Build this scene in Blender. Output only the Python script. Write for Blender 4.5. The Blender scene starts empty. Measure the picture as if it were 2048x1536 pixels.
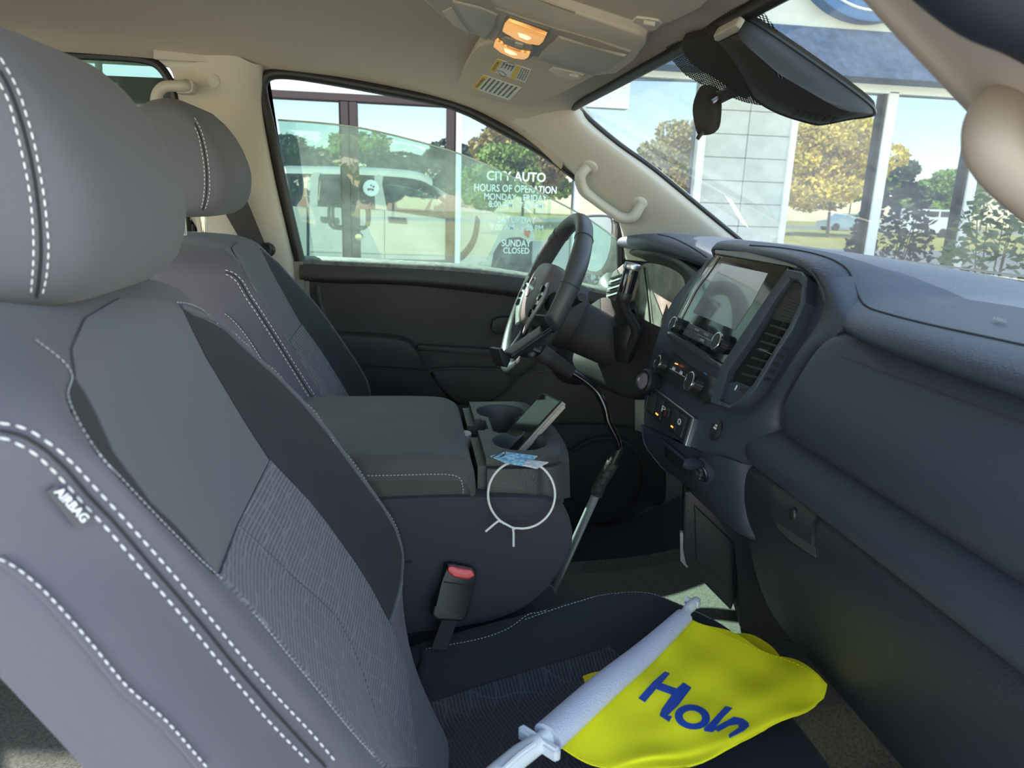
import bpy, bmesh, math, random
from mathutils import Vector as V, Matrix
from mathutils.bvhtree import BVHTree
from mathutils.geometry import delaunay_2d_cdt
R_ = math.radians
rnd = random.Random(7)
S = bpy.context.scene
COL = S.collection
# ------------------------------------------------------------------ camera
F = 1420.0
CP = V((0.0, -1.08, 0.93))
ax = V((0.98950381, -0.00458422, 0.14443407)); ay = V((-0.14093308, -0.25152171, 0.95753574)); az = V((0.03193875, -0.9678408, -0.24952776))
# rows map camera (right, down, forward) to world
right = V((ax[0], ay[0], az[0])); down = V((ax[1], ay[1], az[1])); fwd = V((ax[2], ay[2], az[2]))
cam = bpy.data.cameras.new('camera'); co = bpy.data.objects.new('camera', cam); COL.objects.link(co)
m = Matrix((right, -down, -fwd)).transposed().to_4x4(); m.translation = CP
co.matrix_world = m
cam.sensor_width = 36; cam.lens = F / 2048 * 36; cam.clip_start = 0.02; cam.clip_end = 400
cam.dof.use_dof = True; cam.dof.focus_distance = 1.25; cam.dof.aperture_fstop = 9.0
S.camera = co
# ------------------------------------------------------------------ light
w = bpy.data.worlds.new('sky'); S.world = w; w.use_nodes = True
nt = w.node_tree; sky = nt.nodes.new('ShaderNodeTexSky'); sky.sky_type = 'NISHITA'; sky.sun_disc = False
SUN = V((-0.38, 0.62, 0.60)).normalized()
sky.sun_elevation = math.asin(SUN.z); sky.sun_rotation = math.atan2(SUN.x, SUN.y)
sky.air_density = 1.0; sky.dust_density = 0.35; sky.ozone_density = 1.0
bgn = nt.nodes['Background']; wb = nt.nodes.new('ShaderNodeMix'); wb.data_type = 'RGBA'; wb.blend_type = 'MULTIPLY'; wb.inputs[0].default_value = 1; wb.inputs[7].default_value = (1.10, .97, .80, 1)
nt.links.new(sky.outputs[0], wb.inputs[6]); nt.links.new(wb.outputs[2], bgn.inputs[0]); bgn.inputs[1].default_value = 0.33
sl = bpy.data.lights.new('sun', 'SUN'); sl.energy = 8.5; sl.angle = R_(0.53); sl.color = (1, .95, .86)
so = bpy.data.objects.new('sun', sl); COL.objects.link(so); so.rotation_euler = SUN.to_track_quat('Z', 'Y').to_euler()
S.view_settings.view_transform = 'Standard'; S.view_settings.look = 'None'; S.view_settings.gamma = 1
S.view_settings.use_curve_mapping = False; S.view_settings.exposure = 1.4
S.cycles.max_bounces = 10; S.cycles.transparent_max_bounces = 16; S.cycles.diffuse_bounces = 6
S.cycles.caustics_reflective = False; S.cycles.caustics_refractive = False

# ------------------------------------------------------------------ measuring helpers
def ray(px, py): return (right * ((px - 1024) / F) + down * ((py - 768) / F) + fwd)
def P(px, py, X=None, Y=None, Z=None, pl=None):
    d = ray(px, py)
    if pl is not None: n, k = V(pl[0]), pl[1]; s = (k - n.dot(CP)) / n.dot(d)
    elif X is not None: s = (X - CP.x) / d.x
    elif Y is not None: s = (Y - CP.y) / d.y
    else: s = (Z - CP.z) / d.z
    return CP + d * s
# ------------------------------------------------------------------ object helpers
ORG = {}
def setp(o, label=None, cat=None, group=None, kind=None):
    if label: o['label'] = label
    if cat: o['category'] = cat
    if group: o['group'] = group
    if kind: o['kind'] = kind
    return o
def thing(name, label, cat, loc=(0, 0, 0), group=None, kind=None):
    o = bpy.data.objects.new(name, None); COL.objects.link(o); o.location = loc; o.empty_display_size = .02
    ORG[o] = V(loc); return setp(o, label, cat, group, kind)
def link(name, me, mat, parent=None, smooth=True, kind=None, label=None):
    if mat is not None:
        me.materials.clear()
        for mm in (mat if isinstance(mat, (list, tuple)) else [mat]): me.materials.append(mm)
    if smooth: 
        me.polygons.foreach_set('use_smooth', [True] * len(me.polygons))
    if parent is not None:
        org = ORG[parent]; me.transform(Matrix.Translation(-org))
    o = bpy.data.objects.new(name, me); COL.objects.link(o)
    if parent is not None: o.parent = parent; ORG[o] = org
    else: ORG[o] = V((0, 0, 0))
    return setp(o, label=label, kind=kind)
def frombm(name, bm, mat, parent=None, smooth=True, sharp=40, **k):
    bmesh.ops.recalc_face_normals(bm, faces=bm.faces); bm.normal_update()
    for e in bm.edges:
        if len(e.link_faces) == 2 and e.calc_face_angle(0) > R_(sharp): e.smooth = False
    if smooth:
        es = [e for e in bm.edges if not e.smooth]
        if es: bmesh.ops.split_edges(bm, edges=es)
    me = bpy.data.meshes.new(name); bm.to_mesh(me); bm.free()
    return link(name, me, mat, parent, smooth, **k)
def catmull(pts, n, closed=False):
    """resample control points (Vectors), n steps per span"""
    out = []; N = len(pts)
    rng = N if closed else N - 1
    for i in range(rng):
        if closed: p0, p1, p2, p3 = pts[i - 1], pts[i], pts[(i + 1) % N], pts[(i + 2) % N]
        else:
            p1, p2 = pts[i], pts[i + 1]; p0 = pts[i - 1] if i > 0 else p1 * 2 - p2; p3 = pts[i + 2] if i + 2 < N else p2 * 2 - p1
        for j in range(n):
            t = j / n; t2 = t * t; t3 = t2 * t
            out.append(0.5 * ((2 * p1) + (p2 - p0) * t + (2 * p0 - 5 * p1 + 4 * p2 - p3) * t2 + (3 * p1 - p0 - 3 * p2 + p3) * t3))
    if not closed: out.append(pts[-1].copy())
    return out
def gridpts(rows, su=4, sv=4, cu=False, cv=False):
    a = [catmull([V(p) for p in r], su, cu) if su > 1 or cu else [V(p) for p in r] for r in rows]
    if sv > 1:
        cols = [catmull([a[i][j] for i in range(len(a))], sv, cv) for j in range(len(a[0]))]
        a = [[cols[j][i] for j in range(len(cols))] for i in range(len(cols[0]))]
    return a
def gridbm(rows, su=4, sv=4, cu=False, cv=False, cap=False):
    a = gridpts(rows, su, sv, cu, cv); bm = bmesh.new()
    vs = [[bm.verts.new(p) for p in r] for r in a]; nr = len(a); nc = len(a[0])
    for i in range(nr if cv else nr - 1):
        for j in range(nc if cu else nc - 1):
            q = [vs[i][j], vs[i][(j + 1) % nc], vs[(i + 1) % nr][(j + 1) % nc], vs[(i + 1) % nr][j]]
            try: bm.faces.new(q)
            except Exception: pass
    if cap:
        try: bm.faces.new(vs[0]); bm.faces.new(list(reversed(vs[-1])))
        except Exception: pass
    return bm
BV = {}
def surf(name, rows, mat, parent=None, su=4, sv=4, cu=False, cv=False, cap=False, thick=0, **k):
    bm = gridbm(rows, su, sv, cu, cv, cap)
    bmesh.ops.remove_doubles(bm, verts=bm.verts, dist=1e-5)
    bmesh.ops.recalc_face_normals(bm, faces=bm.faces)
    if not (cu or cv):   # open sheet: face the camera side
        s = sum((f.normal.dot(CP - f.calc_center_median()) > 0) * 2 - 1 for f in bm.faces)
        if s < 0: bmesh.ops.reverse_faces(bm, faces=bm.faces)
    if thick:
        top = list(bm.faces)
        r = bmesh.ops.extrude_face_region(bm, geom=top, use_keep_orig=True)
        bm.normal_update()
        nv = [g for g in r['geom'] if isinstance(g, bmesh.types.BMVert)]
        # move originals' duplicates backwards
        for v in nv: v.co -= v.normal * thick if v.normal.dot(CP - v.co) > 0 else -v.normal * thick
    bv = BVHTree.FromBMesh(bm)
    o = frombm(name, bm, mat, parent, **k); BV[o] = bv
    return o
def hit(o, px, py):
    d = ray(px, py); r = BV[o].ray_cast(CP, d)
    if r[0] is None:
        # nearest point on the surface to the ray
        best = None
        for s in range(30, 260, 4):
            q = CP + d * (s / 100.); n = BV[o].find_nearest(q)
            if n[0] is not None and (best is None or n[3] < best[2]): best = (n[0], n[1], n[3])
        return best[0], best[1]
    n = r[1]; 
    if n.dot(d) > 0: n = -n
    return r[0], n
def inside(poly, x, y):
    c = False; j = len(poly) - 1
    for i in range(len(poly)):
        xi, yi = poly[i]; xj, yj = poly[j]
        if (yi > y) != (yj > y) and x < (xj - xi) * (y - yi) / (yj - yi) + xi: c = not c
        j = i
    return c
def densify(poly, step, closed=True):
    out = []; N = len(poly)
    for i in range(N if closed else N - 1):
        a = poly[i]; b = poly[(i + 1) % N]; L = math.hypot(b[0] - a[0], b[1] - a[1]); k = max(1, int(L / step))
        for j in range(k): out.append((a[0] + (b[0] - a[0]) * j / k, a[1] + (b[1] - a[1]) * j / k))
    if not closed: out.append(poly[-1])
    return out
def smooth2(poly, n=4, closed=True): return [(p.x, p.y) for p in catmull([V((a, b, 0)) for a, b in poly], n, closed)]
def patch(name, poly, base, mat, parent=None, off=.0015, step=14, smoothp=True, pad=0, **k):
    """a thin panel lying on the surface of base, its outline measured in the photo"""
    pb = smooth2(poly, 3) if smoothp else poly
    pb = densify(pb, step); pts = list(pb)
    xs = [p[0] for p in pb]; ys = [p[1] for p in pb]
    y = min(ys)
    while y < max(ys):
        x = min(xs)
        while x < max(xs):
            if inside(pb, x, y) and min((x - a) ** 2 + (y - b) ** 2 for a, b in pb) > (step * .45) ** 2: pts.append((x, y))
            x += step
        y += step
    n = len(pb); edges = [(i, (i + 1) % n) for i in range(n)]
    vv, ee, ff, *_ = delaunay_2d_cdt([V(p).to_2d() if False else V((p[0], p[1])) for p in pts], edges, [], 1, 1e-3)
    bm = bmesh.new(); vs = []; ns = []
    for v in vv:
        if isinstance(base, tuple): q = P(v.x, v.y, pl=base); nn = V(base[0]).normalized(); nn = nn if nn.dot(CP - q) > 0 else -nn
        else: q, nn = hit(base, v.x, v.y)
        vs.append(bm.verts.new(q + nn * off)); ns.append(nn)
    lo = [bm.verts.new(v.co - nn * (off + .002)) for v, nn in zip(vs, ns)]
    bnd = {}
    for f_ in ff:
        try: bm.faces.new([vs[i] for i in f_])
        except Exception: continue
        for i in range(3): bnd[(f_[i], f_[(i + 1) % 3])] = 1
    for (a, b) in list(bnd):
        if (b, a) not in bnd:
            try: bm.faces.new([vs[b], vs[a], lo[a], lo[b]])
            except Exception: pass
    for v in [v for v in bm.verts if not v.link_faces]: bm.verts.remove(v)
    BVt = BVHTree.FromBMesh(bm)
    o = frombm(name, bm, mat, parent, **k); BV[o] = BVt
    return o
def plate(name, poly, pl, depth, mat, parent=None, bevel=0, out=0.0, smoothp=0, **k):
    """polygon on plane pl (measured in the photo), front raised by out, solid depth behind"""
    if smoothp: poly = smooth2(poly, smoothp)
    n = V(pl[0]).normalized()
    pts = [P(x, y, pl=pl) for x, y in poly]
    if n.dot(CP - pts[0]) < 0: n = -n
    bm = bmesh.new(); f1 = [bm.verts.new(p + n * out) for p in pts]; f2 = [bm.verts.new(p + n * (out - depth)) for p in pts]
    N = len(pts); ff = bm.faces.new(f1); bm.faces.new(list(reversed(f2)))
    for i in range(N): bm.faces.new([f1[(i + 1) % N], f1[i], f2[i], f2[(i + 1) % N]])
    if bevel:
        es = list(ff.edges) if smoothp or N > 8 else [e for e in bm.edges if f1[0] in e.verts or any(v in f1 for v in e.verts)]
        bmesh.ops.bevel(bm, geom=es, offset=bevel, segments=3, affect='EDGES', profile=.6)
    bmesh.ops.triangulate(bm, faces=[f for f in bm.faces if len(f.verts) > 4])
    return frombm(name, bm, mat, parent, **k)
def boxbm(bm, c, s, ax3=None, bevel=0, seg=2):
    if ax3 is None: ax3 = (V((1, 0, 0)), V((0, 1, 0)), V((0, 0, 1)))
    t = bmesh.new(); bmesh.ops.create_cube(t, size=1)
    for v in t.verts: v.co = V((v.co.x * s[0], v.co.y * s[1], v.co.z * s[2]))
    if bevel: bmesh.ops.bevel(t, geom=list(t.edges), offset=bevel, segments=seg, affect='EDGES')
    mp = {}
    for v in t.verts: mp[v] = bm.verts.new(V(c) + ax3[0] * v.co.x + ax3[1] * v.co.y + ax3[2] * v.co.z)
    for f in t.faces: bm.faces.new([mp[v] for v in f.verts])
    t.free(); return bm
def box(name, c, s, mat, parent=None, ax3=None, bevel=0, seg=2, **k):
    return frombm(name, boxbm(bmesh.new(), c, s, ax3, bevel, seg), mat, parent, **k)
def frame(d):
    d = d.normalized(); u = d.orthogonal().normalized(); return u, d.cross(u)
def tubebm(bm, pts, r, res=10, cap=True, flat=None):
    """r float or list; flat=(ref vector, ratio) squashes the section"""
    n = len(pts); rs = r if isinstance(r, (list, tuple)) else [r] * n
    rings = []; u = None
    for i, p in enumerate(pts):
        t = (pts[min(i + 1, n - 1)] - pts[max(i - 1, 0)]).normalized()
        if u is None: u = (flat[0] - t * flat[0].dot(t)).normalized() if flat else t.orthogonal().normalized()
        u = (u - t * u.dot(t)).normalized(); b = t.cross(u)
        k = flat[1] if flat else 1
        rings.append([bm.verts.new(p + (u * math.cos(a) + b * math.sin(a) * k) * rs[i]) for a in [2 * math.pi * j / res for j in range(res)]])
    for i in range(n - 1):
        for j in range(res): bm.faces.new([rings[i][j], rings[i][(j + 1) % res], rings[i + 1][(j + 1) % res], rings[i + 1][j]])
    if cap: bm.faces.new(rings[0]); bm.faces.new(list(reversed(rings[-1])))
    return bm
def resr(rs, n):
    out = []
    for i in range(len(rs) - 1): out += [rs[i] + (rs[i + 1] - rs[i]) * j / n for j in range(n)]
    return out + [rs[-1]]
def tube(name, pts, r, mat, parent=None, res=10, sm=4, flat=None, **k):
    pts = [V(p) for p in pts]
    if isinstance(r, (list, tuple)) and sm > 1: r = resr(r, sm)
    if sm > 1: pts = catmull(pts, sm)
    return frombm(name, tubebm(bmesh.new(), pts, r, res, flat=flat), mat, parent, **k)
def lathebm(bm, c, d, prof, res=24, up=None):
    """prof: (distance along d, radius)"""
    d = V(d).normalized(); u, b = frame(d); rings = []
    for h, r in prof:
        if r < 1e-6: rings.append([bm.verts.new(V(c) + d * h)])
        else: rings.append([bm.verts.new(V(c) + d * h + (u * math.cos(a) + b * math.sin(a)) * r) for a in [2 * math.pi * j / res for j in range(res)]])
    for A, B in zip(rings, rings[1:]):
        for j in range(res):
            q = [A[j % len(A)], A[(j + 1) % len(A)], B[(j + 1) % len(B)], B[j % len(B)]]; q = list(dict.fromkeys(q))
            if len(q) > 2:
                try: bm.faces.new(q)
                except Exception: pass
    for rg in (rings[0], rings[-1]):
        if len(rg) > 2:
            try: bm.faces.new(rg)
            except Exception: pass
    return bm
def lathe(name, c, d, prof, mat, parent=None, res=24, **k): return frombm(name, lathebm(bmesh.new(), c, d, prof, res), mat, parent, **k)
def stitch(name, pts, mat, parent, dash=.0045, gap=.003, r=.0009, lift=None):
    """short thread dashes along a 3D polyline"""
    bm = bmesh.new(); seg = []; acc = 0; i = 0
    L = [0]
    for a, b in zip(pts, pts[1:]): L.append(L[-1] + (b - a).length)
    def at(s):
        for i in range(len(pts) - 1):
            if s <= L[i + 1]: 
                t = (s - L[i]) / max(1e-9, L[i + 1] - L[i]); return pts[i].lerp(pts[i + 1], t)
        return pts[-1]
    s = 0
    while s + dash < L[-1]:
        tubebm(bm, [at(s), at(s + dash * .5) , at(s + dash)], [r * .8, r * 1.2, r * .8], 5); s += dash + gap
    return frombm(name, bm, mat, parent, kind='stuff')
def seamline(base, poly, off=.0012, step=12, sm=4):
    pb = densify(smooth2(poly, sm, False), step, False); out = []
    for x, y in pb:
        q, n = hit(base, x, y); out.append(q + n * off)
    # drop jumps
    o2 = [out[0]]
    for p in out[1:]:
        if (p - o2[-1]).length < .08: o2.append(p)
    return o2
def stitchpx(base, poly, mat, parent, dash=.0045, gap=.003, r=.0009): return stitch('stitching', seamline(base, poly), mat, parent, dash, gap, r)
def seampx(base, poly, mat, parent, r=.0018, off=.0): 
    return tube('seam', seamline(base, poly, off), r, mat, parent, res=6, sm=1)
def text(name, s, A, B, Cc, mat, parent=None, depth=.0006, bold=0.0, gap=.0004):
    """lettering fitted to the parallelogram A (bottom left), B (bottom right), Cc (top left)"""
    cu = bpy.data.curves.new('t', 'FONT'); cu.body = s; cu.offset = bold; cu.resolution_u = 3; cu.align_x = 'CENTER' if '\n' in s else 'LEFT'
    to = bpy.data.objects.new('t', cu); COL.objects.link(to)
    dg = bpy.context.evaluated_depsgraph_get(); me = bpy.data.meshes.new_from_object(to.evaluated_get(dg))
    bpy.data.objects.remove(to)
    xs = [v.co.x for v in me.vertices]; ys = [v.co.y for v in me.vertices]; x0, x1, y0, y1 = min(xs), max(xs), min(ys), max(ys)
    A, B, Cc = V(A), V(B), V(Cc); u = B - A; v_ = Cc - A; n = u.cross(v_).normalized()
    if n.dot(CP - A) < 0: n = -n
    bm = bmesh.new(); bm.from_mesh(me); bpy.data.meshes.remove(me)
    for v in bm.verts: v.co = A + u * ((v.co.x - x0) / (x1 - x0)) + v_ * ((v.co.y - y0) / (y1 - y0)) + n * gap
    r = bmesh.ops.extrude_face_region(bm, geom=list(bm.faces))
    for g in r['geom']:
        if isinstance(g, bmesh.types.BMVert): g.co += n * depth
    return frombm(name, bm, mat, parent, smooth=False)
def copytree(o, parent=None, loc=None):
    c = o.copy(); COL.objects.link(c)
    if parent is not None: c.parent = parent
    if loc is not None: c.location = loc
    for ch in list(o.children): copytree(ch, c)
    return c
# ------------------------------------------------------------------ materials
MC = {}
def mat(name, col, rough=.6, metal=0, bump=0, scale=200, kind='noise', spec=.5, var=0, vs=8, alpha=None, sheen=0, dirscale=None, emit=None, coat=0):
    if name in MC: return MC[name]
    m = bpy.data.materials.new(name); m.use_nodes = True; nt = m.node_tree; b = nt.nodes['Principled BSDF']
    b.inputs['Base Color'].default_value = (*col, 1); b.inputs['Roughness'].default_value = rough; b.inputs['Metallic'].default_value = metal
    b.inputs['Specular IOR Level'].default_value = spec; b.inputs['Coat Weight'].default_value = coat
    if sheen: b.inputs['Sheen Weight'].default_value = sheen; b.inputs['Sheen Roughness'].default_value = .5
    if emit: b.inputs['Emission Color'].default_value = (*emit[0], 1); b.inputs['Emission Strength'].default_value = emit[1]
    tc = nt.nodes.new('ShaderNodeTexCoord'); src = tc.outputs['Object']
    if dirscale:
        mp = nt.nodes.new('ShaderNodeMapping'); nt.links.new(src, mp.inputs[0]); mp.inputs['Rotation'].default_value = dirscale; srcb = mp.outputs[0]
    else: srcb = src
    if bump:
        if kind == 'noise': t = nt.nodes.new('ShaderNodeTexNoise'); t.inputs['Detail'].default_value = 3
        elif kind == 'vor': t = nt.nodes.new('ShaderNodeTexVoronoi')
        else: t = nt.nodes.new('ShaderNodeTexWave'); t.bands_direction = 'Z' if kind == 'wave' else 'X'; t.inputs['Distortion'].default_value = .6; t.inputs['Detail'].default_value = 1
        t.inputs['Scale'].default_value = scale; nt.links.new(srcb, t.inputs['Vector'])
        bp = nt.nodes.new('ShaderNodeBump'); bp.inputs['Strength'].default_value = bump; bp.inputs['Distance'].default_value = .001
        nt.links.new(t.outputs['Distance' if kind == 'vor' else ('Fac' if 'Fac' in t.outputs else 'Factor')], bp.inputs['Height']); nt.links.new(bp.outputs[0], b.inputs['Normal'])
    if var:
        n = nt.nodes.new('ShaderNodeTexNoise'); n.inputs['Scale'].default_value = vs; n.inputs['Detail'].default_value = 5; nt.links.new(src, n.inputs['Vector'])
        r = nt.nodes.new('ShaderNodeValToRGB'); r.color_ramp.elements[0].position = .3; r.color_ramp.elements[1].position = .7
        r.color_ramp.elements[0].color = (*[c * (1 - var) for c in col], 1); r.color_ramp.elements[1].color = (*[min(1, c * (1 + var)) for c in col], 1)
        nt.links.new(n.outputs[0], r.inputs[0]); nt.links.new(r.outputs[0], b.inputs['Base Color'])
    MC[name] = m; return m
def glass(name, tint, gl=.06, rough=0.0, dirt_haze=0, dcol=(.8, .85, .8)):
    m = bpy.data.materials.new(name); m.use_nodes = True; nt = m.node_tree; nt.nodes.clear()
    o = nt.nodes.new('ShaderNodeOutputMaterial'); t = nt.nodes.new('ShaderNodeBsdfTransparent'); t.inputs[0].default_value = (*tint, 1)
    g = nt.nodes.new('ShaderNodeBsdfGlossy'); g.inputs['Roughness'].default_value = rough
    lw = nt.nodes.new('ShaderNodeLayerWeight'); pw = nt.nodes.new('ShaderNodeMath'); pw.operation = 'POWER'; nt.links.new(lw.outputs['Facing'], pw.inputs[0]); pw.inputs[1].default_value = 5
    fr = nt.nodes.new('ShaderNodeMath'); fr.operation = 'MULTIPLY_ADD'; nt.links.new(pw.outputs[0], fr.inputs[0]); fr.inputs[1].default_value = .6; fr.inputs[2].default_value = gl
    mx = nt.nodes.new('ShaderNodeMixShader'); nt.links.new(fr.outputs[0], mx.inputs[0])
    nt.links.new(t.outputs[0], mx.inputs[1]); nt.links.new(g.outputs[0], mx.inputs[2]); last = mx.outputs[0]
    if dirt_haze:
        df = nt.nodes.new('ShaderNodeBsdfTranslucent'); df.inputs[0].default_value = (*dcol, 1)
        d2 = nt.nodes.new('ShaderNodeBsdfDiffuse'); d2.inputs[0].default_value = (*dcol, 1)
        a = nt.nodes.new('ShaderNodeAddShader'); nt.links.new(df.outputs[0], a.inputs[0]); nt.links.new(d2.outputs[0], a.inputs[1])
        tc = nt.nodes.new('ShaderNodeTexCoord'); n = nt.nodes.new('ShaderNodeTexNoise'); n.inputs['Scale'].default_value = 9; n.inputs['Detail'].default_value = 8; n.inputs['Roughness'].default_value = .7
        nt.links.new(tc.outputs['Object'], n.inputs['Vector'])
        mr = nt.nodes.new('ShaderNodeMapRange'); mr.inputs[1].default_value = .35; mr.inputs[2].default_value = .8; mr.inputs[3].default_value = dirt_haze * .5; mr.inputs[4].default_value = dirt_haze * 2
        nt.links.new(n.outputs[0], mr.inputs[0]); m2 = nt.nodes.new('ShaderNodeMixShader'); nt.links.new(mr.outputs[0], m2.inputs[0])
        nt.links.new(last, m2.inputs[1]); nt.links.new(a.outputs[0], m2.inputs[2]); last = m2.outputs[0]
    nt.links.new(last, o.inputs[0]); MC[name] = m; return m
HEAD = mat('headliner_fabric', (.48, .415, .345), .95, bump=.25, scale=900, spec=.1)
TRIM = mat('beige_trim_plastic', (.52, .475, .415), .5, bump=.15, scale=700)
TRIMD = mat('taupe_plastic', (.27, .25, .23), .55)
DASH = mat('dash_plastic', (.029, .038, .062), .48, bump=.5, scale=520, kind='vor')
DASHL = mat('dash_plastic_matte', (.031, .038, .060), .55, bump=.3, scale=520, kind='vor')
DARK = mat('black_plastic', (.018, .018, .020), .45)
DARKM = mat('black_rough_plastic', (.022, .022, .023), .7, bump=.3, scale=400)
GLOSSB = mat('gloss_black', (.008, .008, .010), .12, coat=.5)
DOORM = mat('door_panel_charcoal', (.050, .047, .045), .6, bump=.3, scale=500, kind='vor', var=.15, vs=6)
SEATG = mat('seat_fabric_grey', (.138, .138, .165), .95, bump=.35, scale=1400, sheen=.15, spec=.1)
SEATB = mat('seat_side_fabric', (.130, .120, .152), .92, bump=.3, scale=1300, sheen=.15, spec=.15)
SEATD = mat('seat_fabric_black', (.034, .036, .043), .95, bump=.35, scale=1400, sheen=.1, spec=.1)
def ribmat(name, col, line, dirv):
    m = mat(name, col, .95, sheen=.15, spec=.1); nt = m.node_tree; b = nt.nodes['Principled BSDF']
    tc = nt.nodes.new('ShaderNodeTexCoord')
    def vm(op, a, bb=None):
        n = nt.nodes.new('ShaderNodeVectorMath'); n.operation = op; nt.links.new(a, n.inputs[0]); n.inputs[1].default_value = bb; return n
    def mth(op, a, c=None):
        n = nt.nodes.new('ShaderNodeMath'); n.operation = op
        nt.links.new(a, n.inputs[0])
        if c is not None:
            if isinstance(c, (int, float)): n.inputs[1].default_value = c
            else: nt.links.new(c, n.inputs[1])
        return n.outputs[0]
    p = tc.outputs['Object']
    s = vm('DOT_PRODUCT', p, dirv).outputs['Value']        # along the seat
    y = vm('DOT_PRODUCT', p, (0, 1, 0)).outputs['Value']
    rib = mth('SINE', mth('MULTIPLY', s, 2 * math.pi / .0048))
    # wavy quilting lines, two families crossing
    wob = mth('MULTIPLY', mth('SINE', mth('MULTIPLY', s, 2 * math.pi / .12)), .007)
    q1 = mth('ABSOLUTE', mth('SINE', mth('MULTIPLY', mth('ADD', mth('ADD', y, wob), mth('MULTIPLY', s, .35)), math.pi / .030)))
    q2 = mth('ABSOLUTE', mth('SINE', mth('MULTIPLY', mth('SUBTRACT', mth('ADD', s, mth('MULTIPLY', mth('SINE', mth('MULTIPLY', y, 2 * math.pi / .06)), .005)), mth('MULTIPLY', y, .25)), math.pi / .034)))
    q = mth('MINIMUM', q1, q2)
    ln = nt.nodes.new('ShaderNodeMapRange'); nt.links.new(q, ln.inputs[0]); ln.inputs[1].default_value = .0; ln.inputs[2].default_value = .12; ln.inputs[3].default_value = 1; ln.inputs[4].default_value = 0
    mx = nt.nodes.new('ShaderNodeMix'); mx.data_type = 'RGBA'; nt.links.new(ln.outputs[0], mx.inputs[0])
    r2 = nt.nodes.new('ShaderNodeMapRange'); nt.links.new(rib, r2.inputs[0]); r2.inputs[1].default_value = -1; r2.inputs[2].default_value = 1; r2.inputs[3].default_value = 0; r2.inputs[4].default_value = 1
    m0 = nt.nodes.new('ShaderNodeMix'); m0.data_type = 'RGBA'; nt.links.new(r2.outputs[0], m0.inputs[0]); m0.inputs[6].default_value = (*[c * .66 for c in col], 1); m0.inputs[7].default_value = (*[c * 1.25 for c in col], 1)
    nt.links.new(m0.outputs[2], mx.inputs[6]); mx.inputs[7].default_value = (*line, 1); nt.links.new(mx.outputs[2], b.inputs['Base Color'])
    bp = nt.nodes.new('ShaderNodeBump'); bp.inputs['Strength'].default_value = .4; bp.inputs['Distance'].default_value = .001; nt.links.new(rib, bp.inputs['Height']); nt.links.new(bp.outputs[0], b.inputs['Normal'])
    return m
RIB = ribmat('seat_ribbed_backrest', (.155, .158, .192), (.225, .235, .27), (-.45, 0, .89))
RIBC = ribmat('seat_ribbed_cushion', (.05, .054, .07), (.075, .08, .10), (1, .3, 0))
THREAD = mat('thread_white', (.72, .72, .74), .8)
THREADG = mat('thread_grey', (.42, .42, .45), .8)
SEAM = mat('seam_dark_cloth', (.03, .03, .035), .95)  # dark cloth of the seam lines
CHROME = mat('chrome', (.75, .75, .76), .15, metal=1)
SATIN = mat('satin_silver', (.55, .56, .57), .35, metal=1)
ALU = mat('brushed_aluminium', (.62, .62, .64), .35, metal=.55)
WHITEP = mat('white_plastic', (.75, .79, .85), .45)
WHITE = mat('white_paint', (.80, .80, .80), .6)
PRINT = mat('white_print', (.7, .7, .7), .7)
PRINTD = mat('grey_print', (.28, .28, .30), .7)
# ================================================================== CAB STRUCTURE
def S_(o, k='structure'): o['kind'] = k; return o
WSP = ((.32, 0, .58), .7918)          # windshield plane
# floor of the cab with a raised tunnel
def floorz(x, y):
    return .03
rows = []
for y, dz in ((1.0, .0), (.70, .0), (.45, .0), (.38, .0), (.32, .08), (.24, .11), (0, .115), (-.17, .09), (-.26, 0), (-.5, 0), (-.70, 0), (-.80, .0)):
    rows.append([(-1.9, y, .04 + dz), (-.6, y, .04 + dz), (0, y, .04 + dz), (.35, y, .04 + dz), (.60, y, .06 + dz), (.80, y, .17 + dz * .6), (.95, y, .40), (1.0, y, .70)])
CARPET = mat('grey_carpet', (.10, .10, .085), .98, bump=1.0, scale=700, var=.35, vs=250)
RUBBER = mat('ribbed_floor_mat', (.028, .028, .028), .8, bump=.8, scale=90, kind='vor')
fl = S_(surf('floor', rows, CARPET, sv=3, thick=.03))
# driver rubber mat
matt = surf('floor_mat', [[(.38, y, .062), (.50, y, .064), (.60, y, .082), (.74, y, .155)] for y in (.66, .5, .33)], RUBBER, thick=.012)
setp(matt, 'black ribbed rubber floor mat in the driver footwell', 'floor mat')
# firewall below the dash
S_(surf('wall_front', [[(.98, y, .78), (1.0, y, .6), (.98, y, .3), (.90, y, .1)] for y in (.84, 0, -.84)], DARKM, thick=.02))
# ---------------- headliner
WY = .745
arch = [(-2.0, 1.20), (-1.2, 1.225), (-.80, 1.222), (-.56, 1.218), (-.31, 1.200), (-.10, 1.186), (.108, 1.150), (.25, 1.098), (.385, 1.018)]
def hz(x):      # centre height of the headliner
    return 1.275 if x < -.3 else 1.275 - .118 * ((x + .3) / .70) ** 1.6
rows = []
for i, (x, z) in enumerate(arch):
    zc = hz(x); xf = x
    if i == len(arch) - 1: xf = .39
    r = []
    for y in (WY + .03, WY, WY - .05, .60, .42, .2, 0, -.2, -.42, -.60, -WY + .05, -WY, -WY - .03):
        a = abs(y)
        if a > WY: zz = z
        elif a > .69: zz = z + .012 + (WY - a) * .35
        else: t = max(0, (a - .30) / .40); zz = zc + (z + .035 - zc) * t ** 2.2
        if i == len(arch) - 1: 
            # front header runs along the top of the windshield, curving down to the pillar only at the sides
            zz = 1.150 if a < .66 else (1.11 if a < .72 else 1.018); 
        r.append((xf if i == len(arch) - 1 and a < .7 else x, y, zz))
    rows.append(r)
ceil = S_(surf('ceiling', rows, HEAD, su=3, sv=4, thick=.015))
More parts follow.
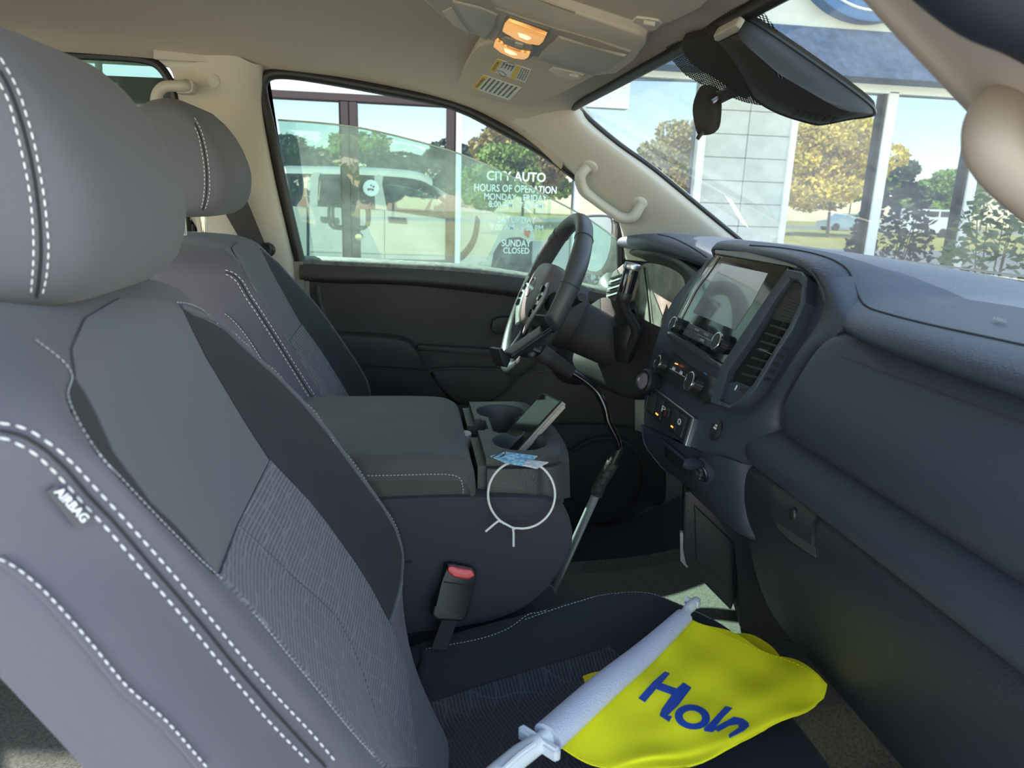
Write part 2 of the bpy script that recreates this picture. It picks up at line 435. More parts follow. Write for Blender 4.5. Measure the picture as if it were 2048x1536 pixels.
# ---------------- left A pillar: between door seal line and windshield edge
up = [(1062, 190), (1150, 216), (1175, 245), (1235, 295), (1300, 341), (1390, 415), (1480, 489), (1530, 530)]
lo = [(1000, 236), (1052, 268), (1090, 296), (1128, 328), (1176, 372), (1222, 415), (1246, 450), (1258, 520)]
ro = []
for k, (u, l) in enumerate(zip(up, lo)):
    a = P(*u, pl=WSP); a.y = max(min(a.y, .74), .55); a = P(*u, Y=.655 if k > 1 else .65)
    b = P(*l, Y=.745)
    mid = a.lerp(b, .5) + V((-.012, -.030, .012)); ro.append([a + V((.02, .015, .01)), a, a.lerp(b, .18) + V((-.008, -.022, .01)), mid, a.lerp(b, .8) + V((-.006, -.018, 0)), b, b + V((0, .03, 0))])
pil = S_(surf('trim_1', ro, TRIM, su=3, sv=3)); APIL = pil
# black seal along the windshield edge
tube('seal', [P(*u, Y=.660) + V((.006, .0, .006)) for u in up[1:]], .006, DARK, pil, flat=None)
# seam between header cloth and pillar
tube('seam', [P(x, y, Y=yy) for x, y, yy in ((1048, 262, .735), (1095, 240, .70), (1150, 217, .66))], .0015, TRIMD, pil, res=6)
# ---------------- B pillar
bl = [(420, 96), (418, 128), (405, 250), (408, 400), (440, 470), (452, 530), (470, 620)]; br = [(522, 128), (520, 165), (521, 230), (545, 360), (566, 450), (582, 522), (588, 560)]
rows = []
for l, r_ in zip(bl, br):
    a, b = P(*l, Y=.735), P(*r_, Y=.735)
    rows.append([a + V((-.06, .05, 0)), a + V((-.035, .01, 0)), a, a.lerp(b, .5) + V((0, -.012, 0)), b + V((-.018, -.004, 0)), b + V((0, .012, 0)), b + V((.002, .04, 0))])
bp = S_(surf('trim_2', rows, TRIM, su=3, sv=4)); BPIL = bp
box('lower_pillar_cover', (-.375, .775, .60), (.26, .05, .36), TRIMD, bp, bevel=.012)
rivet = P(427, 162, Y=.728)
lathe('trim_button', rivet, (0, -1, 0), [(-.004, .0145), (.0012, .0145), (.002, .013), (.0018, 0)], TRIM, bp)
# rear quarter above/behind B pillar (rear door upper frame)
rows = [[(-.56, WY - .01, 1.212), (-.545, WY, 1.205), (-.52, WY + .0, 1.16), (-.50, WY, .9), (-.50, WY + .01, .6)], [(-.40, WY - .01, 1.212), (-.41, WY, 1.205), (-.42, WY - .005, 1.15), (-.42, WY, .9), (-.42, WY, .6)]]
S_(surf('trim_3', rows, TRIM, thick=.02))
# rear door lower panel and bulkhead
S_(box('door_2', (-1.05, .80, .45), (1.1, .06, .80), DOORM, bevel=.02))
# rear wall of the cab with its window opening built from four pieces
rw = S_(box('wall_rear', (-1.75, 0, .45), (.04, 1.66, .80), DARKM, bevel=.01))
for (yy, ww) in ((.70, .26), (-.70, .26)): box('rear_pillar', (-1.72, yy, 1.03), (.05, ww, .40), TRIM, rw, bevel=.015)
# ---------------- door opening seal and frame (driver door)
sealpx = [(600, 521), (585, 460), (562, 360), (541, 260), (527, 200), (524, 168), (538, 150), (572, 147), (640, 156), (760, 178), (905, 209), (1000, 255), (1090, 306), (1160, 358), (1210, 402), (1240, 440)]
dr = thing('driver_door', '', '', (0, .8, 0)); dr.name = 'door_1'; dr['kind'] = 'structure'
for k_ in ('label', 'category'):
    if k_ in dr: del dr[k_]
DOOR = dr
tube('door_seal', [P(x, y, Y=.765) for x, y in sealpx], .013, DARK, dr, res=10, sm=3)
def outw(x, y, k): d = V((x - 850, (y - 420) * 1.2, 0)).normalized(); return x + d.x * k, y + d.y * k
tube('window_frame', [P(*outw(x, y, 6), Y=.80) for x, y in sealpx], .013, DARKM, dr, res=8, sm=3)
tube('window_frame', [P(*outw(x, y, 40), Y=.84) + V((0, .02, 0)) for x, y in sealpx], .022, mat('truck_paint_beige', (.80, .75, .58), .35, coat=.4), dr, res=8, sm=3, flat=(V((0, 1, 0)), .4))
PAINT = MC['truck_paint_beige']
# mirror sail bar (front of the door window)
tube('quarter_post', [P(1241, 425, Y=.80), P(1242, 520, Y=.80), P(1244, 590, Y=.80)], .012, DARK, dr, sm=1)
tube('quarter_post', [P(1250, 425, Y=.82), P(1251, 520, Y=.82), P(1252, 590, Y=.82)], .010, mat('dusty_grey_rubber', (.25, .24, .23), .8), dr, sm=1)
# door panel : rows from window sill down
px0 = [600, 680, 800, 930, 1060, 1170, 1270]
def drow(ys, Y): return [P(x, y, Y=Y) for x, y in zip(px0, ys)]
SILL = mat('dusty_sill', (.16, .155, .14), .55, bump=.5, scale=600, var=.4, vs=60)
surf('window_sill', [drow([511, 514, 520, 528, 546, 566, 590], .80), drow([517, 520, 526, 534, 551, 571, 596], .765), drow([527, 531, 536, 544, 558, 580, 604], .752)], SILL, dr)
surf('upper_trim', [drow([527, 531, 536, 544, 558, 580, 604], .752), drow([541, 545, 550, 558, 572, 592, 614], .742), drow([556, 560, 563, 573, 590, 606, 622], .742), drow([562, 567, 570, 582, 598, 612, 630], .765)], DOORM, dr)
surf('door_card', [drow([556, 562, 566, 578, 596, 612, 630], .766), drow([600, 610, 615, 625, 640, 650, 660], .772), drow([660, 670, 675, 680, 690, 700, 700], .778), drow([760, 780, 800, 800, 800, 800, 800], .775), drow([900, 920, 940, 950, 950, 950, 950], .78), drow([1100, 1120, 1140, 1150, 1150, 1150, 1150], .78)], DOORM, dr)
# rear lip of the recess
tube('recess_edge', [P(x, y, Y=.755) for x, y in ((636, 572), (640, 600), (650, 640), (656, 664))], .007, DOORM, dr)
# armrest: protruding shelf
DOORA = mat('door_armrest_charcoal', (.040, .038, .038), .6, bump=.3, scale=500, kind='vor')
arm = [[P(x, y, Y=Y) for x, y in pts] for Y, pts in (
    (.765, [(640, 662), (720, 664), (780, 668), (815, 676), (832, 690)]),
    (.705, [(643, 668), (720, 670), (780, 675), (812, 682), (830, 697)]),
    (.695, [(647, 682), (720, 685), (780, 688), (815, 696), (838, 715)]),
    (.700, [(655, 722), (730, 726), (790, 730), (830, 735), (856, 742)]),
    (.715, [(690, 790), (760, 792), (820, 800), (870, 805), (900, 808)]),
    (.75, [(700, 860), (770, 862), (830, 870), (880, 870), (915, 870)]))]
surf('armrest', arm, DOORA, dr, sharp=60)
tube('armrest_seam', [P(x, y, Y=.696) for x, y in ((652, 728), (730, 731), (800, 735), (855, 740))], .002, DARK, dr, res=6)
# forward part: pull ledge, pocket outline
plY = ((0, 1, 0), .752)
plate('pull_ledge', [(832, 700), (1000, 712), (1090, 728), (1090, 716), (1000, 700), (836, 690)], plY, .02, DOORA, dr, bevel=.003)
plate('map_pocket', [(862, 738), (1010, 742), (1032, 752), (1022, 772), (985, 800), (930, 806), (905, 800)], plY, .02, DOORA, dr, bevel=.006, out=.006, smoothp=2)
plate('switch_cluster', [(985, 640), (1000, 634), (1022, 634), (1030, 645), (1028, 660), (1012, 668), (990, 668), (982, 660)], plY, .02, DARK, dr, bevel=.004, out=.002)
tube('pocket_edge', [P(x, y, Y=.735) for x, y in ((735, 770), (800, 768), (866, 742), (940, 738), (1090, 745))], .004, DOORM, dr, res=6)
# lower kick area with speaker ring
surf('kick_panel', [[P(x, y, Y=Y) for x, y in pts] for Y, pts in ((.74, [(1100, 850), (1200, 850), (1270, 860), (1330, 880)]), (.72, [(1090, 930), (1180, 940), (1260, 960), (1330, 1000)]), (.70, [(1080, 1040), (1180, 1050), (1240, 1050), (1300, 1010)]))], DARKM, dr)
tube('speaker_ring', catmull([P(x, y, Y=.700) for x, y in ((1140, 905), (1190, 880), (1250, 885), (1285, 930), (1280, 990), (1230, 1035), (1160, 1045))], 4), .006, DARKM, dr, res=6, sm=1)
# ---------------- driver door glass, half lowered
DG = glass('door_glass', (.46, .69, .62), dirt_haze=.05, dcol=(.52, .74, .64))  # teal haze in the pane painted as a translucent layer colour
gl = [(556, 240), (640, 246), (720, 256), (820, 279), (920, 308), (1010, 347), (1100, 396), (1180, 440), (1262, 500)]
bot = [(602, 530), (640, 532), (720, 538), (820, 545), (920, 560), (1010, 575), (1100, 590), (1180, 600), (1262, 620)]
g = surf('window_1', [[P(*p, Y=.805) for p in gl], [P(*p, Y=.805) for p in bot]], DG, sv=1, su=3); S_(g)
tube('glass_edge', [P(*p, Y=.805) for p in gl], .0022, mat('glass_edge_green', (.62, .78, .72), .2), g, res=6)
# rear door glass
RG = glass('rear_glass', (.66, .82, .80), dirt_haze=.03)
rgp = [(-1.30, 1.19), (-.90, 1.205), (-.66, 1.205), (-.60, 1.19), (-.565, 1.15), (-.545, .85)]
g2 = S_(plate('window_2', [(20, 500), (20, 112), (150, 112), (240, 116), (290, 122), (318, 136), (340, 170), (352, 210), (360, 500)], ((0, 1, 0), .80), .004, RG, None))
tube('window_seal', [P(x, y, Y=.785) for x, y in ((60, 108), (150, 110), (240, 114), (292, 120), (320, 134), (342, 168), (356, 215), (362, 300), (370, 420), (375, 520))], .010, DARK, g2, res=8, sm=3)
tube('window_divider', [P(196, 105, Y=.86), P(200, 190, Y=.86)], .008, WHITE, g2, sm=1)
# ---------------- windshield
WG = glass('windshield_glass', (.90, .96, .94), dirt_haze=.035)
def wsp(x, y): return V((x, y, (.7918 - .32 * x) / .58))
ws = S_(surf('window_3', [[wsp(x, y) for x in (.36, .55, .75, .97)] for y in (.70, .35, 0, -.35, -.76)], WG, su=1, sv=1))
# dotted black band printed round the mirror mount
fm = bpy.data.materials.new('frit_dots'); fm.use_nodes = True; nt_ = fm.node_tree; b_ = nt_.nodes['Principled BSDF']; b_.inputs['Base Color'].default_value = (.02, .02, .02, 1)
tc_ = nt_.nodes.new('ShaderNodeTexCoord'); sp = nt_.nodes.new('ShaderNodeSeparateXYZ'); nt_.links.new(tc_.outputs['Object'], sp.inputs[0])
def _m(op, a, bb=None):
    n = nt_.nodes.new('ShaderNodeMath'); n.operation = op; nt_.links.new(a, n.inputs[0])
    if bb is not None:
        if isinstance(bb, float): n.inputs[1].default_value = bb
        else: nt_.links.new(bb, n.inputs[1])
    return n.outputs[0]
sx = _m('SINE', _m('MULTIPLY', sp.outputs['X'], 1100.)); sy = _m('SINE', _m('MULTIPLY', sp.outputs['Y'], 950.))
dots = _m('GREATER_THAN', _m('MULTIPLY', sx, sy), -.12)
nt_.links.new(dots, b_.inputs['Alpha']); MC['frit'] = fm
def onws(poly, off): return [P(x, y, pl=(WSP[0], WSP[1] - off)) for x, y in poly]
plW = (WSP[0], WSP[1] - .002)
plate('frit_band', [(1330, 92), (1375, 80), (1430, 40), (1480, 10), (1510, 0), (1500, 30), (1560, 90), (1620, 150), (1600, 200), (1520, 211), (1450, 190), (1370, 150)], plW, .001, fm, ws, smoothp=2)
plate('frit_edge', [(1405, 75), (1450, 35), (1500, 0), (1518, 0), (1476, 36), (1420, 84)], (WSP[0], WSP[1] - .004), .001, DARK, ws)
tube('seal', [wsp(.385, y) + V((0, 0, -.006)) for y in (.66, .3, 0, -.3, -.72)], .009, DARK, ws)
tube('cowl_seal', [P(x, y, Y=yy) for x, y, yy in ((1560, 500, .45), (1650, 512, .3), (1740, 526, .18), (1850, 545, .02), (1960, 564, -.1), (2048, 582, -.2), (2120, 596, -.3))], .008, DARK, ws)
# ---------------- passenger A pillar, close to the camera
up = [(1500, -320), (1600, -190), (1690, -80), (1760, 0), (1830, 75), (1900, 150), (1980, 235), (2060, 320), (2160, 430), (2300, 590), (2440, 760)]
lo = [(1700, -260), (1830, -160), (1950, -60), (1990, 0), (2048, 44), (2120, 90), (2200, 150), (2280, 210), (2380, 290), (2560, 420), (2760, 560)]
ro = []
for u, l in zip(up, lo):
    a, b = P(*u, Y=-.60), P(*l, Y=-.69)
    ro.append([a + V((.03, .03, -.01)), a + V((.0, .008, .0)), a + V((-.004, -.008, .004)), a.lerp(b, .5) + V((-.01, -.01, 0)), b, b + V((0, .02, .02))])
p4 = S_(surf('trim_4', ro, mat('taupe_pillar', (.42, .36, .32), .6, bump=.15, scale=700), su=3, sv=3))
tube('door_seal', [P(x, y, Y=-.71) for x, y in ((1700, -290), (1880, -110), (1990, -20), (2090, 25), (2200, 90), (2380, 190), (2700, 380))], .024, mat('navy_rubber', (.012, .014, .03), .7), p4)
# ================================================================== DASHBOARD
PL = ((1, 0, -.40), .207)
da = thing('dashboard', 'dark blue-grey moulded dashboard running under the windshield, with padded top', 'dashboard', (.6, 0, .6))
st = [
 (.77, [(.78, .82), (.70, .845), (.62, .850), (.57, .850), (.548, .838), (.556, .822), (.62, .812)]),
 (.62, [(.93, .825), (.75, .855), (.63, .862), (.565, .862), (.538, .846), (.548, .826), (.62, .818)]),
 (.50, [(.95, .826), (.76, .860), (.63, .868), (.565, .867), (.535, .852), (.550, .829), (.63, .82)]),
 (.38, [(.95, .828), (.77, .858), (.65, .864), (.585, .860), (.560, .842), (.572, .822), (.65, .81)]),
 (.26, [(.95, .830), (.77, .850), (.66, .850), (.61, .842), (.588, .826), (.598, .808), (.65, .80)]),
 (.195, [(.95, .830), (.75, .852), (.65, .858), (.59, .854), (.570, .842), (.575, .828), (.62, .82)]),
 (.16, [(.95, .832), (.75, .862), (.62, .873), (.565, .873), (.548, .863), (.553, .853), (.60, .85)]),
 (.0, [(.96, .832), (.75, .862), (.61, .876), (.56, .875), (.545, .866), (.550, .856), (.60, .85)]),
 (-.12, [(.96, .832), (.75, .860), (.61, .874), (.555, .872), (.540, .864), (.546, .854), (.60, .85)]),
 (-.195, [(.96, .830), (.75, .855), (.61, .867), (.555, .864), (.535, .852), (.543, .840), (.60, .835)]),
 (-.255, [(.96, .828), (.76, .842), (.61, .846), (.555, .842), (.525, .826), (.527, .806), (.60, .79)]),
 (-.31, [(.96, .827), (.77, .832), (.62, .829), (.55, .826), (.510, .812), (.512, .795), (.58, .785)]),
 (-.40, [(.96, .827), (.77, .830), (.60, .826), (.52, .822), (.488, .808), (.492, .792), (.56, .783)]),
 (-.55, [(.96, .826), (.77, .830), (.58, .825), (.51, .821), (.480, .807), (.486, .791), (.56, .782)]),
 (-.70, [(.93, .824), (.76, .828), (.58, .823), (.51, .819), (.480, .805), (.486, .789), (.56, .780)]),
 (-.80, [(.80, .815), (.70, .822), (.60, .820), (.52, .815), (.488, .800), (.494, .785), (.56, .776)])]
pad = surf('padded_top', [[(x, y, z) for x, z in pts] for y, pts in st], DASH, da, su=5, sv=4, sharp=80)
surf('defroster_grille', [[(.955, y, .842), (.90, y, .848), (.86, y, .8485)] for y in (.55, .2, -.1, -.4)], DARKM, da, sv=2)
# seams of the pad
tube('seam', seamline(pad, [(1316, 469), (1345, 476), (1375, 490), (1400, 505), (1414, 515)], .0004), .0013, SEAM, da, res=6, sm=1)
tube('seam', seamline(pad, [(1500, 491), (1560, 496), (1620, 506), (1665, 520), (1695, 540), (1708, 566), (1717, 592), (1733, 613), (1770, 627), (1850, 648), (1950, 670), (2060, 694)], .0004), .0013, SEAM, da, res=6, sm=1)
# passenger side face: airbag panel, ledge, glovebox
def lat(prof, ys, mod=None): return [[(x, y, z) for x, z in prof] for y in ys]
YS = (-.20, -.24, -.30, -.45, -.60, -.80)
# airbag panel, left edge follows the photo
le = [(1700, 662), (1668, 668), (1640, 682), (1612, 712), (1585, 758), (1566, 800), (1556, 838), (1562, 864)]
lez = [.790, .782, .770, .745, .715, .69, .665, .647]; prof = [(.500, .790), (.492, .782), (.483, .770), (.468, .742), (.460, .712), (.460, .688), (.468, .664), (.484, .648)]
lft = [P(px, py, X=x) for (px, py), (x, z) in zip(le, prof)]
rows = [[p + V((.035, .006, 0)) for p in lft], [p + V((.012, .003, 0)) for p in lft], [V((x, p.y - .012, z * .5 + p.z * .5)) for p, (x, z) in zip(lft, prof)]]
for y in (-.38, -.5, -.62, -.80): rows.append([V((x, y, z)) for x, z in prof])
surf('airbag_panel', rows, DASHL, da, sv=4, sharp=80)
prof2 = [(.492, .650), (.478, .640), (.466, .624), (.462, .606), (.468, .590), (.480, .583)]
rows = [[V((x + .03, -.192, .615 + (z - .615) * .6)) for x, z in prof2], [V((x + .006, -.197, .615 + (z - .615) * .85)) for x, z in prof2]] + lat(prof2, (-.215, -.30, -.45, -.60, -.80))
surf('ledge', rows, DASHL, da, sv=4, sharp=80)
# lower dash left of glovebox + glovebox door
prof3 = [(.484, .582), (.474, .566), (.474, .53), (.482, .49), (.497, .44), (.520, .38), (.556, .32), (.61, .27), (.70, .24)]
rows = [[V((x + .05, -.188, z)) for x, z in prof3], [V((x + .006, -.192, z)) for x, z in prof3]] + lat(prof3, (-.205, -.30, -.45, -.60, -.80))
gb = surf('glovebox_door', rows, mat('glovebox_plastic', (.020, .023, .034), .5, bump=.4, scale=420, kind='vor'), da, sv=4, sharp=80)
# glovebox latch
lt = patch('latch_recess', [(1548, 976), (1590, 995), (1640, 1030), (1632, 1075), (1637, 1122), (1580, 1085), (1552, 1055), (1543, 1015)], gb, mat('latch_shade', (.012, .012, .014), .6), da, off=.001, smoothp=False, step=9)  # flat patch, the recess's shade put into its near-black colour
patch('latch_slope', [(1552, 1040), (1592, 1068), (1632, 1092), (1634, 1116), (1582, 1080), (1556, 1055)], gb, mat('latch_floor', (.05, .05, .055), .5), da, off=.0018, smoothp=False, step=9)
lh = patch('latch_handle', [(1550, 974), (1594, 993), (1640, 1027), (1631, 1050), (1631, 1090), (1592, 1064), (1553, 1038), (1545, 1006)], gb, mat('latch_plastic', (.028, .029, .033), .45, bump=.3, scale=420, kind='vor'), da, off=.005, smoothp=False, step=9)
lathe('lock_cylinder', hit(lh, 1586, 1028)[0], (-1, 0, 0), [(-.002, .0085), (.001, .0085), (.002, .0075), (.002, 0)], DARK, lh, res=20)
plate('key_slot', [(1584, 1020), (1588, 1021), (1588, 1036), (1584, 1035)], ((1, 0, 0), hit(lh, 1586, 1028)[0].x - .0025), .001, SATIN, lh)
# round trim at far right edge
lathe('side_vent_ring', P(2062, 1012, X=.470), (-1, .2, .1), [(-.006, .040), (.002, .040), (.004, .035), (.001, .03), (-.004, 0)], DASHL, da, res=28)
tube('airbag_seam', [(.483, -.345 - t * .3, .772) for t in (0, .3, .6, 1, 1.4)], .0004, SEAM, da, res=4)
text('lettering', 'AIRBAG', P(1985, 640, Z=.829), P(2012, 646, Z=.829), P(1987, 634, Z=.829), PRINTD, da, depth=.0002)
bm = bmesh.new(); ep = [(.92, .80), (.78, .815), (.60, .82), (.52, .815), (.488, .80), (.494, .785), (.483, .77), (.46, .70), (.484, .648), (.462, .606), (.48, .583), (.474, .53), (.497, .44), (.556, .32), (.70, .24), (.92, .30)]
for yy_ in (-.79, -.815): bm.faces.new([bm.verts.new((x, yy_, z)) for x, z in ep])
bm.verts.ensure_lookup_table(); n_e = len(ep)
for i in range(n_e): bm.faces.new([bm.verts[i], bm.verts[(i + 1) % n_e], bm.verts[n_e + (i + 1) % n_e], bm.verts[n_e + i]])
bmesh.ops.triangulate(bm, faces=[f for f in bm.faces if len(f.verts) > 4]); frombm('end_cap', bm, DASHL, da)
# ---------------- centre stack body
cs = thing('center_stack', 'angular dash centre stack holding screen, vents, dials and switches', 'control panel', (.5, 0, .6))
c1 = [(1437, 505), (1400, 540), (1352, 596), (1322, 660), (1300, 740), (1290, 800), (1288, 850)]
fr = [(1608, 531), (1632, 560), (1626, 622), (1580, 704), (1520, 790), (1450, 850), (1405, 905)]
lv = [(1655, 552), (1678, 610), (1684, 658), (1618, 716), (1562, 810), (1548, 862), (1500, 930)]
rows = []
for k in range(7):
    a = P(*c1[k], pl=PL); b = P(*fr[k], pl=PL); xx = [.525, .510, .50, .492, .485, .480, .478][k]
    c = P(*lv[k], X=xx)
    rows.append([a + V((.14, .02, .0)), a + V((.04, .012, 0)), a + V((.006, .004, 0)), a + V((.003, 0, 0)), a.lerp(b, .33) + V((.003, 0, 0)), a.lerp(b, .66) + V((.003, 0, 0)), b + V((.002, 0, 0)), b.lerp(c, .5) + V((-.006, -.003, 0)), c, c + V((.05, 0.004, 0))])
body = surf('housing', rows, DASHL, cs, su=3, sv=4, sharp=60)
# lower body : continues down to the tunnel
low = [
 [(1288, 850), (1330, 872), (1405, 905), (1450, 915), (1500, 930)],
 [(1292, 885), (1330, 905), (1385, 950), (1440, 975), (1497, 985)],
 [(1310, 915), (1345, 940), (1400, 985), (1450, 1025), (1500, 1040)],
 [(1345, 950), (1375, 970), (1420, 1010), (1470, 1060), (1520, 1082)]]
xs = [[.427, .432, .436, .448, .478], [.425, .432, .440, .455, .478], [.440, .445, .452, .462, .482], [.47, .47, .47, .476, .490]]
rows = []
for pr_, xr in zip(low, xs):
    q = [P(x, y, X=X) for (x, y), X in zip(pr_, xr)]
    rows.append([q[0] + V((.12, .03, 0)), q[0] + V((.008, .005, 0))] + q + [q[-1] + V((.06, 0, 0))])
rows.append([p + V((.06, 0, -.008)) for p in [V(x) for x in rows[-1]]])
lowb = surf('lower_housing', rows, DASHL, cs, su=4, sv=4, sharp=70)
# screen bezel, screen
scr = plate('display_glass', [(1437, 511), (1584, 535), (1546, 602), (1455, 733), (1345, 664), (1388, 580)], PL, .012, GLOSSB, cs, bevel=.002, out=.006)
SCRM = mat('screen_off', (.17, .17, .18), .22, coat=.6, var=.25, vs=9, spec=.7)
plate('screen', [(1450, 530), (1543, 550), (1511, 611), (1476, 663), (1392, 628), (1418, 582)], PL, .001, SCRM, scr, out=.0068)
plate('top_fascia', [(1437, 503), (1500, 508), (1606, 531), (1600, 541), (1585, 536), (1437, 511)], PL, .012, mat('fascia_grey', (.12, .125, .13), .35), cs, bevel=.0015, out=.008)
# lower rail of the display
plate('display_rail', [(1343, 666), (1352, 668), (1424, 712), (1434, 722), (1458, 734), (1452, 742), (1420, 724), (1342, 676)], PL, .010, mat('rail_gloss', (.06, .065, .07), .15), cs, bevel=.001, out=.009)
# side chrome line of the display frame
tube('trim_line', [P(x, y, pl=(PL[0], PL[1] - .009)) for x, y in ((1437, 511), (1388, 580), (1345, 664))], .0014, SATIN, cs, res=6, sm=1)
def dial(px, py, r, h, nm='control_dial', par=cs, cap=True, tilt=PL, ring=CHROME):
    n = V((-1, 0, .40)).normalized(); c = P(px, py, pl=tilt)
    n2 = (n + V((0, -.0, 0))).normalized()
    o = lathe(nm, c, n2, [(0, r * 1.06), (h * .15, r * 1.05), (h * .2, r), (h * .85, r * .96), (h, r * .93), (h, 0)], DARK, par, res=36)
    bm = bmesh.new()
    u, b2 = frame(n2)
    for i in range(18):
        a = i * math.pi / 9; d = u * math.cos(a) + b2 * math.sin(a)
        boxbm(bm, c + n2 * h * .5 + d * r * 1.0, (h * .6, r * .10, r * .16), (n2, d, n2.cross(d)))
    frombm('grip_ridges', bm, DARK, o, kind='stuff')
    lathe('ring', c + n2 * h * .86, n2, [(0, r * .99), (h * .14, r * .99), (h * .17, r * .93), (h * .17, r * .84), (h * .12, r * .83)], ring, o, res=36)
    return o, c + n2 * h * 1.05, n2
UD = V((.40, 0, 1)).normalized()
kn1 = dial(1363, 655, .0135, .020)
kn2 = dial(1455, 692, .0150, .022)
# button strip between the two knobs
n_ = V((-1, 0, .4)).normalized()
pq = (PL[0], PL[1] - .012)
BTN = mat('button_grey', (.05, .052, .058), .5)
def quad(a, b, c, d, u0, u1, v0, v1):
    f_ = lambda u, v: (a[0] * (1 - u) * (1 - v) + b[0] * u * (1 - v) + c[0] * u * v + d[0] * (1 - u) * v, a[1] * (1 - u) * (1 - v) + b[1] * u * (1 - v) + c[1] * u * v + d[1] * (1 - u) * v)
    return [f_(u0, v0), f_(u1, v0), f_(u1, v1), f_(u0, v1)]
Q = [(1388, 650), (1440, 676), (1431, 700), (1374, 672)]
for i, s in enumerate(('AUDIO', 'MENU', '')):
    u0, u1 = (0, .36, .72)[i], (.34, .70, 1)[i]
    bt = plate('button', quad(*Q, u0, u1, 0, .44), PL, .006, BTN, cs, bevel=.0006, out=.010)
    if s:
        q = quad(*Q, u0 + .1, u1 - .08, .14, .32); A, B, Cc = [P(*p, pl=pq) for p in (q[3], q[2], q[0])]; text('lettering', s, A, B, Cc, PRINTD, bt)
for i in range(5):
    u0 = i * .2; bt = plate('button', quad(*Q, u0, u0 + .18, .54, 1), PL, .006, BTN, cs, bevel=.0006, out=.010)
    if i == 2:
        q = quad(*Q, u0 + .02, u0 + .16, .68, .86); A, B, Cc = [P(*p, pl=pq) for p in (q[3], q[2], q[0])]; text('lettering', 'CAMERA', A, B, Cc, PRINTD, bt)
plate('button_line', quad(*Q, 0, 1, .46, .52), PL, .006, CHROME, cs, out=.0105)
# climate panel
cp = plate('climate_panel', [(1336, 703), (1352, 710), (1385, 735), (1416, 752), (1438, 758), (1440, 780), (1420, 805), (1398, 800), (1350, 770), (1320, 746), (1318, 722)], PL, .01, mat('climate_black', (.018, .019, .021), .35), cs, bevel=.0015, out=.005, smoothp=3)
kn3 = dial(1333, 732, .0135, .020); kn4 = dial(1403, 772, .0160, .024)
ORANGE = mat('orange_indicator', (.8, .2, .05), .4, emit=((1, .25, .05), 1.2))
for x, y in ((1352, 727), (1321, 718), (1376, 768)): plate('indicator', [(x - 2, y - 1.5), (x + 2.4, y), (x + 2, y + 2), (x - 2.4, y + .6)], pq, .002, ORANGE, cs)
for x, y in ((1347, 737), (1362, 745), (1375, 752)):
    A, B, Cc = P(x - 3, y + 2, pl=pq), P(x + 3, y + 5, pl=pq), P(x - 1, y - 4, pl=pq); text('lettering', 'i', A, B, Cc, PRINT, cs)
tube('trim_line', [P(x, y, pl=pq) for x, y in ((1340, 737), (1356, 746), (1374, 757), (1386, 764))], .0008, SATIN, cs, res=6, sm=1)
BLUEA = mat('blue_mark', (.05, .2, .7), .5); REDA = mat('red_mark', (.35, .04, .03), .5)
cc = P(1403, 772, pl=PL); u_, b_2 = V((0, -1, 0)), UD
for a0, a1, mm in ((R_(35), R_(100), BLUEA), (R_(-25), R_(30), REDA)):
    tube('temperature_arc', [cc + n_ * .004 + (u_ * math.cos(a) + b_2 * math.sin(a)) * .021 for a in [a0 + (a1 - a0) * t / 6 for t in range(7)]], .0009, mm, cs, res=5, sm=1)
# switch bank with satin frame
sq = [(1306, 772), (1394, 838), (1377, 894), (1294, 824)]
swf = plate('switch_frame', sq, PL, .010, SATIN, cs, bevel=.0012, out=.006)
def inset(q, k): 
    cx = sum(p[0] for p in q) / 4; cy = sum(p[1] for p in q) / 4; return [(cx + (x - cx) * k, cy + (y - cy) * k) for x, y in q]
plate('switch_panel', inset(sq, .93), PL, .010, DARK, cs, out=.0075)
sq2 = inset(sq, .86)
for i, (u0, u1) in enumerate(((.02, .19), (.22, .38), (.65, .80), (.83, .98))):
    s_ = plate('switch', quad(*sq2, u0, u1, .1, .9), PL, .004, mat('switch_black', (.025, .026, .03), .4), cs, bevel=.001, out=.011)
    if i in (1, 2): 
        plate('indicator', quad(*sq2, u0 + .05, u1 - .05, .74, .80), PL, .002, ORANGE, s_, out=.0118)
        q = quad(*sq2, u0 + .03, u1 - .04, .35, .6); A, B, Cc = [P(*p, pl=(PL[0], PL[1] - .0122)) for p in (q[3], q[2], q[0])]; text('lettering', 'P' if i == 1 else 'o', A, B, Cc, PRINT, s_)
hz_ = P(*quad(*sq2, .5, .5, .5, .5)[0], pl=PL)
hzb = lathe('hazard_button', hz_, n_, [(0, .0105), (.010, .0105), (.0115, .009), (.0115, 0)], DARK, cs, res=20)
q = [hz_ + n_ * .0122 + u_ * a + UD * b for a, b in ((-.005, -.004), (.005, -.004), (0, .006))]
bm = bmesh.new(); bm.faces.new([bm.verts.new(p) for p in q]); bmesh.ops.solidify(bm, geom=bm.faces[:], thickness=.0003); frombm('hazard_triangle', bm, mat('hazard_red', (.45, .05, .03), .5), hzb)
